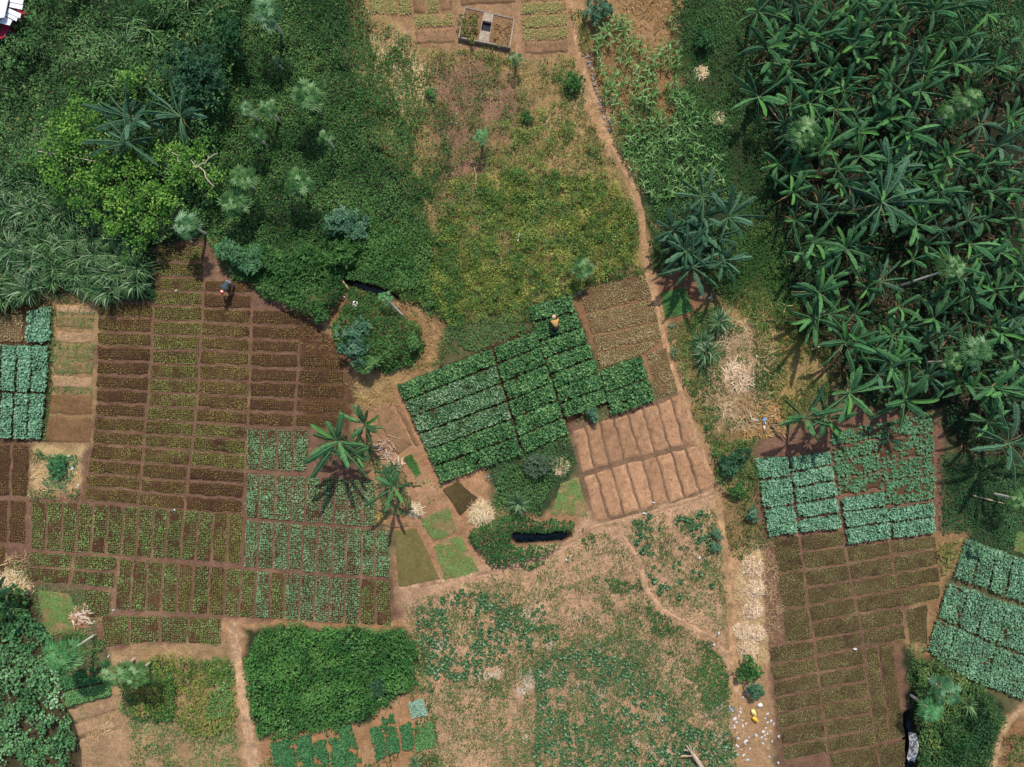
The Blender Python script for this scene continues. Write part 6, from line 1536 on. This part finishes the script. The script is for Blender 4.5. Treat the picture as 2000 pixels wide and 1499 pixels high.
GY = (.40, .31, .23)
pole('fallen_stem', [(1588, 742), (1608, 724), (1634, 703)], .09, (.26, .15, .09), 'brown fallen banana stem at the lower left edge of the grove', 'fallen stem', .2)
pole('fallen_stem', [(1498, 625), (1535, 626), (1573, 629)], .06, (.30, .20, .12), 'thin fallen stem lying level at the left edge of the grove', 'fallen stem', .15)
pole('fallen_stem', [(1584, 684), (1604, 676), (1628, 666)], .06, (.40, .27, .15), 'short pale fallen stem below the leaning grove plant', 'fallen stem', .2)
pole('fallen_stem', [(1826, 690), (1842, 674), (1858, 652)], .07, (.30, .18, .10), 'fallen stem in the lower part of the grove near the pale papaya', 'fallen stem', .3)
pole('fallen_stem', [(1698, 98), (1710, 82), (1725, 63)], .08, (.46, .26, .14), 'orange brown stem lying in the top of the grove', 'fallen stem', .9)
pole('fallen_stem', [(1900, 968), (1930, 976), (1962, 984)], .05, (.40, .30, .18), 'pale stem lying on the dark grass below the lone bluish banana', 'fallen stem', .12)
pole('fallen_stem', [(1500, 205), (1510, 220), (1522, 236)], .05, (.42, .26, .14), 'short brown stem at the upper left grove edge', 'fallen stem', .9)
for k, w in enumerate(('first', 'second', 'third', 'fourth')):
    pole('stick', [(1722 + k * 6, 518), (1720 + k * 6, 536), (1718 + k * 6, 554)], .04, (.34, .19, .10), 'brown stick, %s from the left of the row in the grove hollow' % w, 'stick', .1)
pole('white_pipe', [(1466, 813), (1468, 818), (1473, 821), (1480, 821)], .035, (.74, .72, .68), 'curved white pipe left of the bright blue bag', 'pipe', .15)
pole('stick', [(925, 322), (930, 345), (928, 372)], .03, GY, 'thin stick lying in the dry meadow', 'stick', .05)
pole('stick', [(1011, 472), (1013, 464), (1014, 456)], .03, (.6, .52, .42), 'pale short stick in the yellow green weeds', 'stick', .4)
pole('stick', [(757, 850), (768, 854), (782, 857)], .02, (.5, .38, .28), 'thin twig on the bare sandy plot', 'stick', .12)
pole('stick', [(668, 548), (674, 556), (682, 566)], .06, (.46, .33, .20), 'bare branch across the end of the dark ditch', 'stick', .2)

root = P(1378, 1512); mb = MB()
for pts4, r0, r1 in (([(1378, 1512, .12), (1366, 1492, .3), (1354, 1474, .5), (1350, 1467, .6)], .15, .10), ([(1351, 1469, .58), (1344, 1462, .75), (1341, 1456, .85)], .07, .02), ([(1350, 1468, .6), (1349, 1460, .8), (1346, 1455, .9)], .07, .02), ([(1352, 1471, .55), (1344, 1466, .6), (1335, 1465, .62)], .045, .02), ([(1356, 1477, .5), (1344, 1477, .5), (1331, 1477, .45)], .03, .035), ([(1354, 1473, .55), (1355, 1463, .8)], .06, .03)):
    q = A_([P(a, b_, z) - root for a, b_, z in pts4]); mb.tube(q, np.linspace(r0, r1, len(q)), np.tile(A_([.52, .38, .27]), (len(q), 1)) * np.linspace(.8, 1.15, len(q))[:, None], 8)
o = mb.build('dead_trunk', M_BARK, None, True); o.location = root
tag(o, 'dead forked tree trunk with broken ends at the bottom of the field', 'dead trunk')

# curved pale sheet lying in the ditch
nu, nv = 10, 16; V = []
c0 = P(1780, 1462)
for j in range(nv):
    v = j / (nv - 1); py = 1432 + 56 * v; w0 = 8.5 * (1 - .25 * abs(v - .45)) * (1 if v < .9 else .6)
    for i in range(nu):
        u = i / (nu - 1) * 2 - 1; px = 1780 + 2.5 * math.sin(v * 5) + u * w0 + (3 * v if u > .5 else 0)
        V.append(P(px, py, 0) - c0 + A_([0, 0, -.10 + .24 * u * u + .03 * math.sin(9 * v + u * 3)]))
V = A_(V); rng = np.random.default_rng(2); i, j = np.meshgrid(np.arange(nv - 1), np.arange(nu - 1), indexing='ij')
F = np.stack([i * nu + j, (i + 1) * nu + j, (i + 1) * nu + j + 1, i * nu + j + 1], -1).reshape(-1, 4)
cc = A_([.42, .41, .40]) * (.45 + .9 * fbm(V[:, 0] * 30, V[:, 1] * 30, 22, 3))[:, None]
V2 = V + A_([0, 0, -.03])
bd = list(range(nu)) + [k * nu + nu - 1 for k in range(1, nv)] + [nu * nv - 1 - k for k in range(1, nu)] + [(nv - 1 - k) * nu for k in range(1, nv - 1)]
SD = A_([(bd[k], bd[(k + 1) % len(bd)], bd[(k + 1) % len(bd)] + nu * nv, bd[k] + nu * nv) for k in range(len(bd))])
o = mesh('culvert_sheet', np.concatenate([V, V2]), np.concatenate([F, F[:, ::-1] + nu * nv, SD]), np.concatenate([cc, cc]), M_STONE, None, True); o.location = c0
tag(o, 'curved pale grey concrete trough lying in the dark ditch', 'trough')

for pr in PRO + PROB + MZP + GP_ + CB:
    if 'label' not in pr:
        for ch in list(pr.children): bpy.data.objects.remove(ch)
        bpy.data.objects.remove(pr)

# ------------------------------------------------------------------ light and camera
sc = bpy.context.scene
el = math.radians(52); sx, sy = .14, 1.0; nrm_ = math.hypot(sx, sy)
sd = Vector((sx / nrm_ * math.cos(el), sy / nrm_ * math.cos(el), math.sin(el)))
L = bpy.data.lights.new('sun', 'SUN'); L.energy = 3.5; L.angle = math.radians(.9); L.color = (1., .95, .87)
lo = bpy.data.objects.new('sun', L); C.objects.link(lo); lo.rotation_euler = (-sd).to_track_quat('-Z', 'Y').to_euler(); lo.location = (0, 0, 60)
w = bpy.data.worlds.new('World'); sc.world = w; w.use_nodes = True
nt = w.node_tree; sk = nt.nodes.new('ShaderNodeTexSky'); sk.sky_type = 'NISHITA'; sk.sun_disc = False
sk.sun_elevation = el; sk.sun_rotation = math.atan2(sx, sy); sk.air_density = 1.; sk.dust_density = 1.5
bg = nt.nodes['Background']; nt.links.new(sk.outputs[0], bg.inputs['Color']); bg.inputs['Strength'].default_value = .125
cam = bpy.data.cameras.new('camera'); cam.sensor_width = 36; cam.lens = 18 / (30 / H); cam.clip_end = 2000
co = bpy.data.objects.new('camera', cam); C.objects.link(co); co.location = (0, 0, H); co.rotation_euler = (0, 0, 0)
sc.camera = co
vs = sc.view_settings; vs.view_transform = 'Standard'; vs.look = 'None'; vs.exposure = .3; vs.gamma = 1; vs.use_curve_mapping = False
sc.cycles.max_bounces = 6; sc.cycles.diffuse_bounces = 3; sc.cycles.transmission_bounces = 3
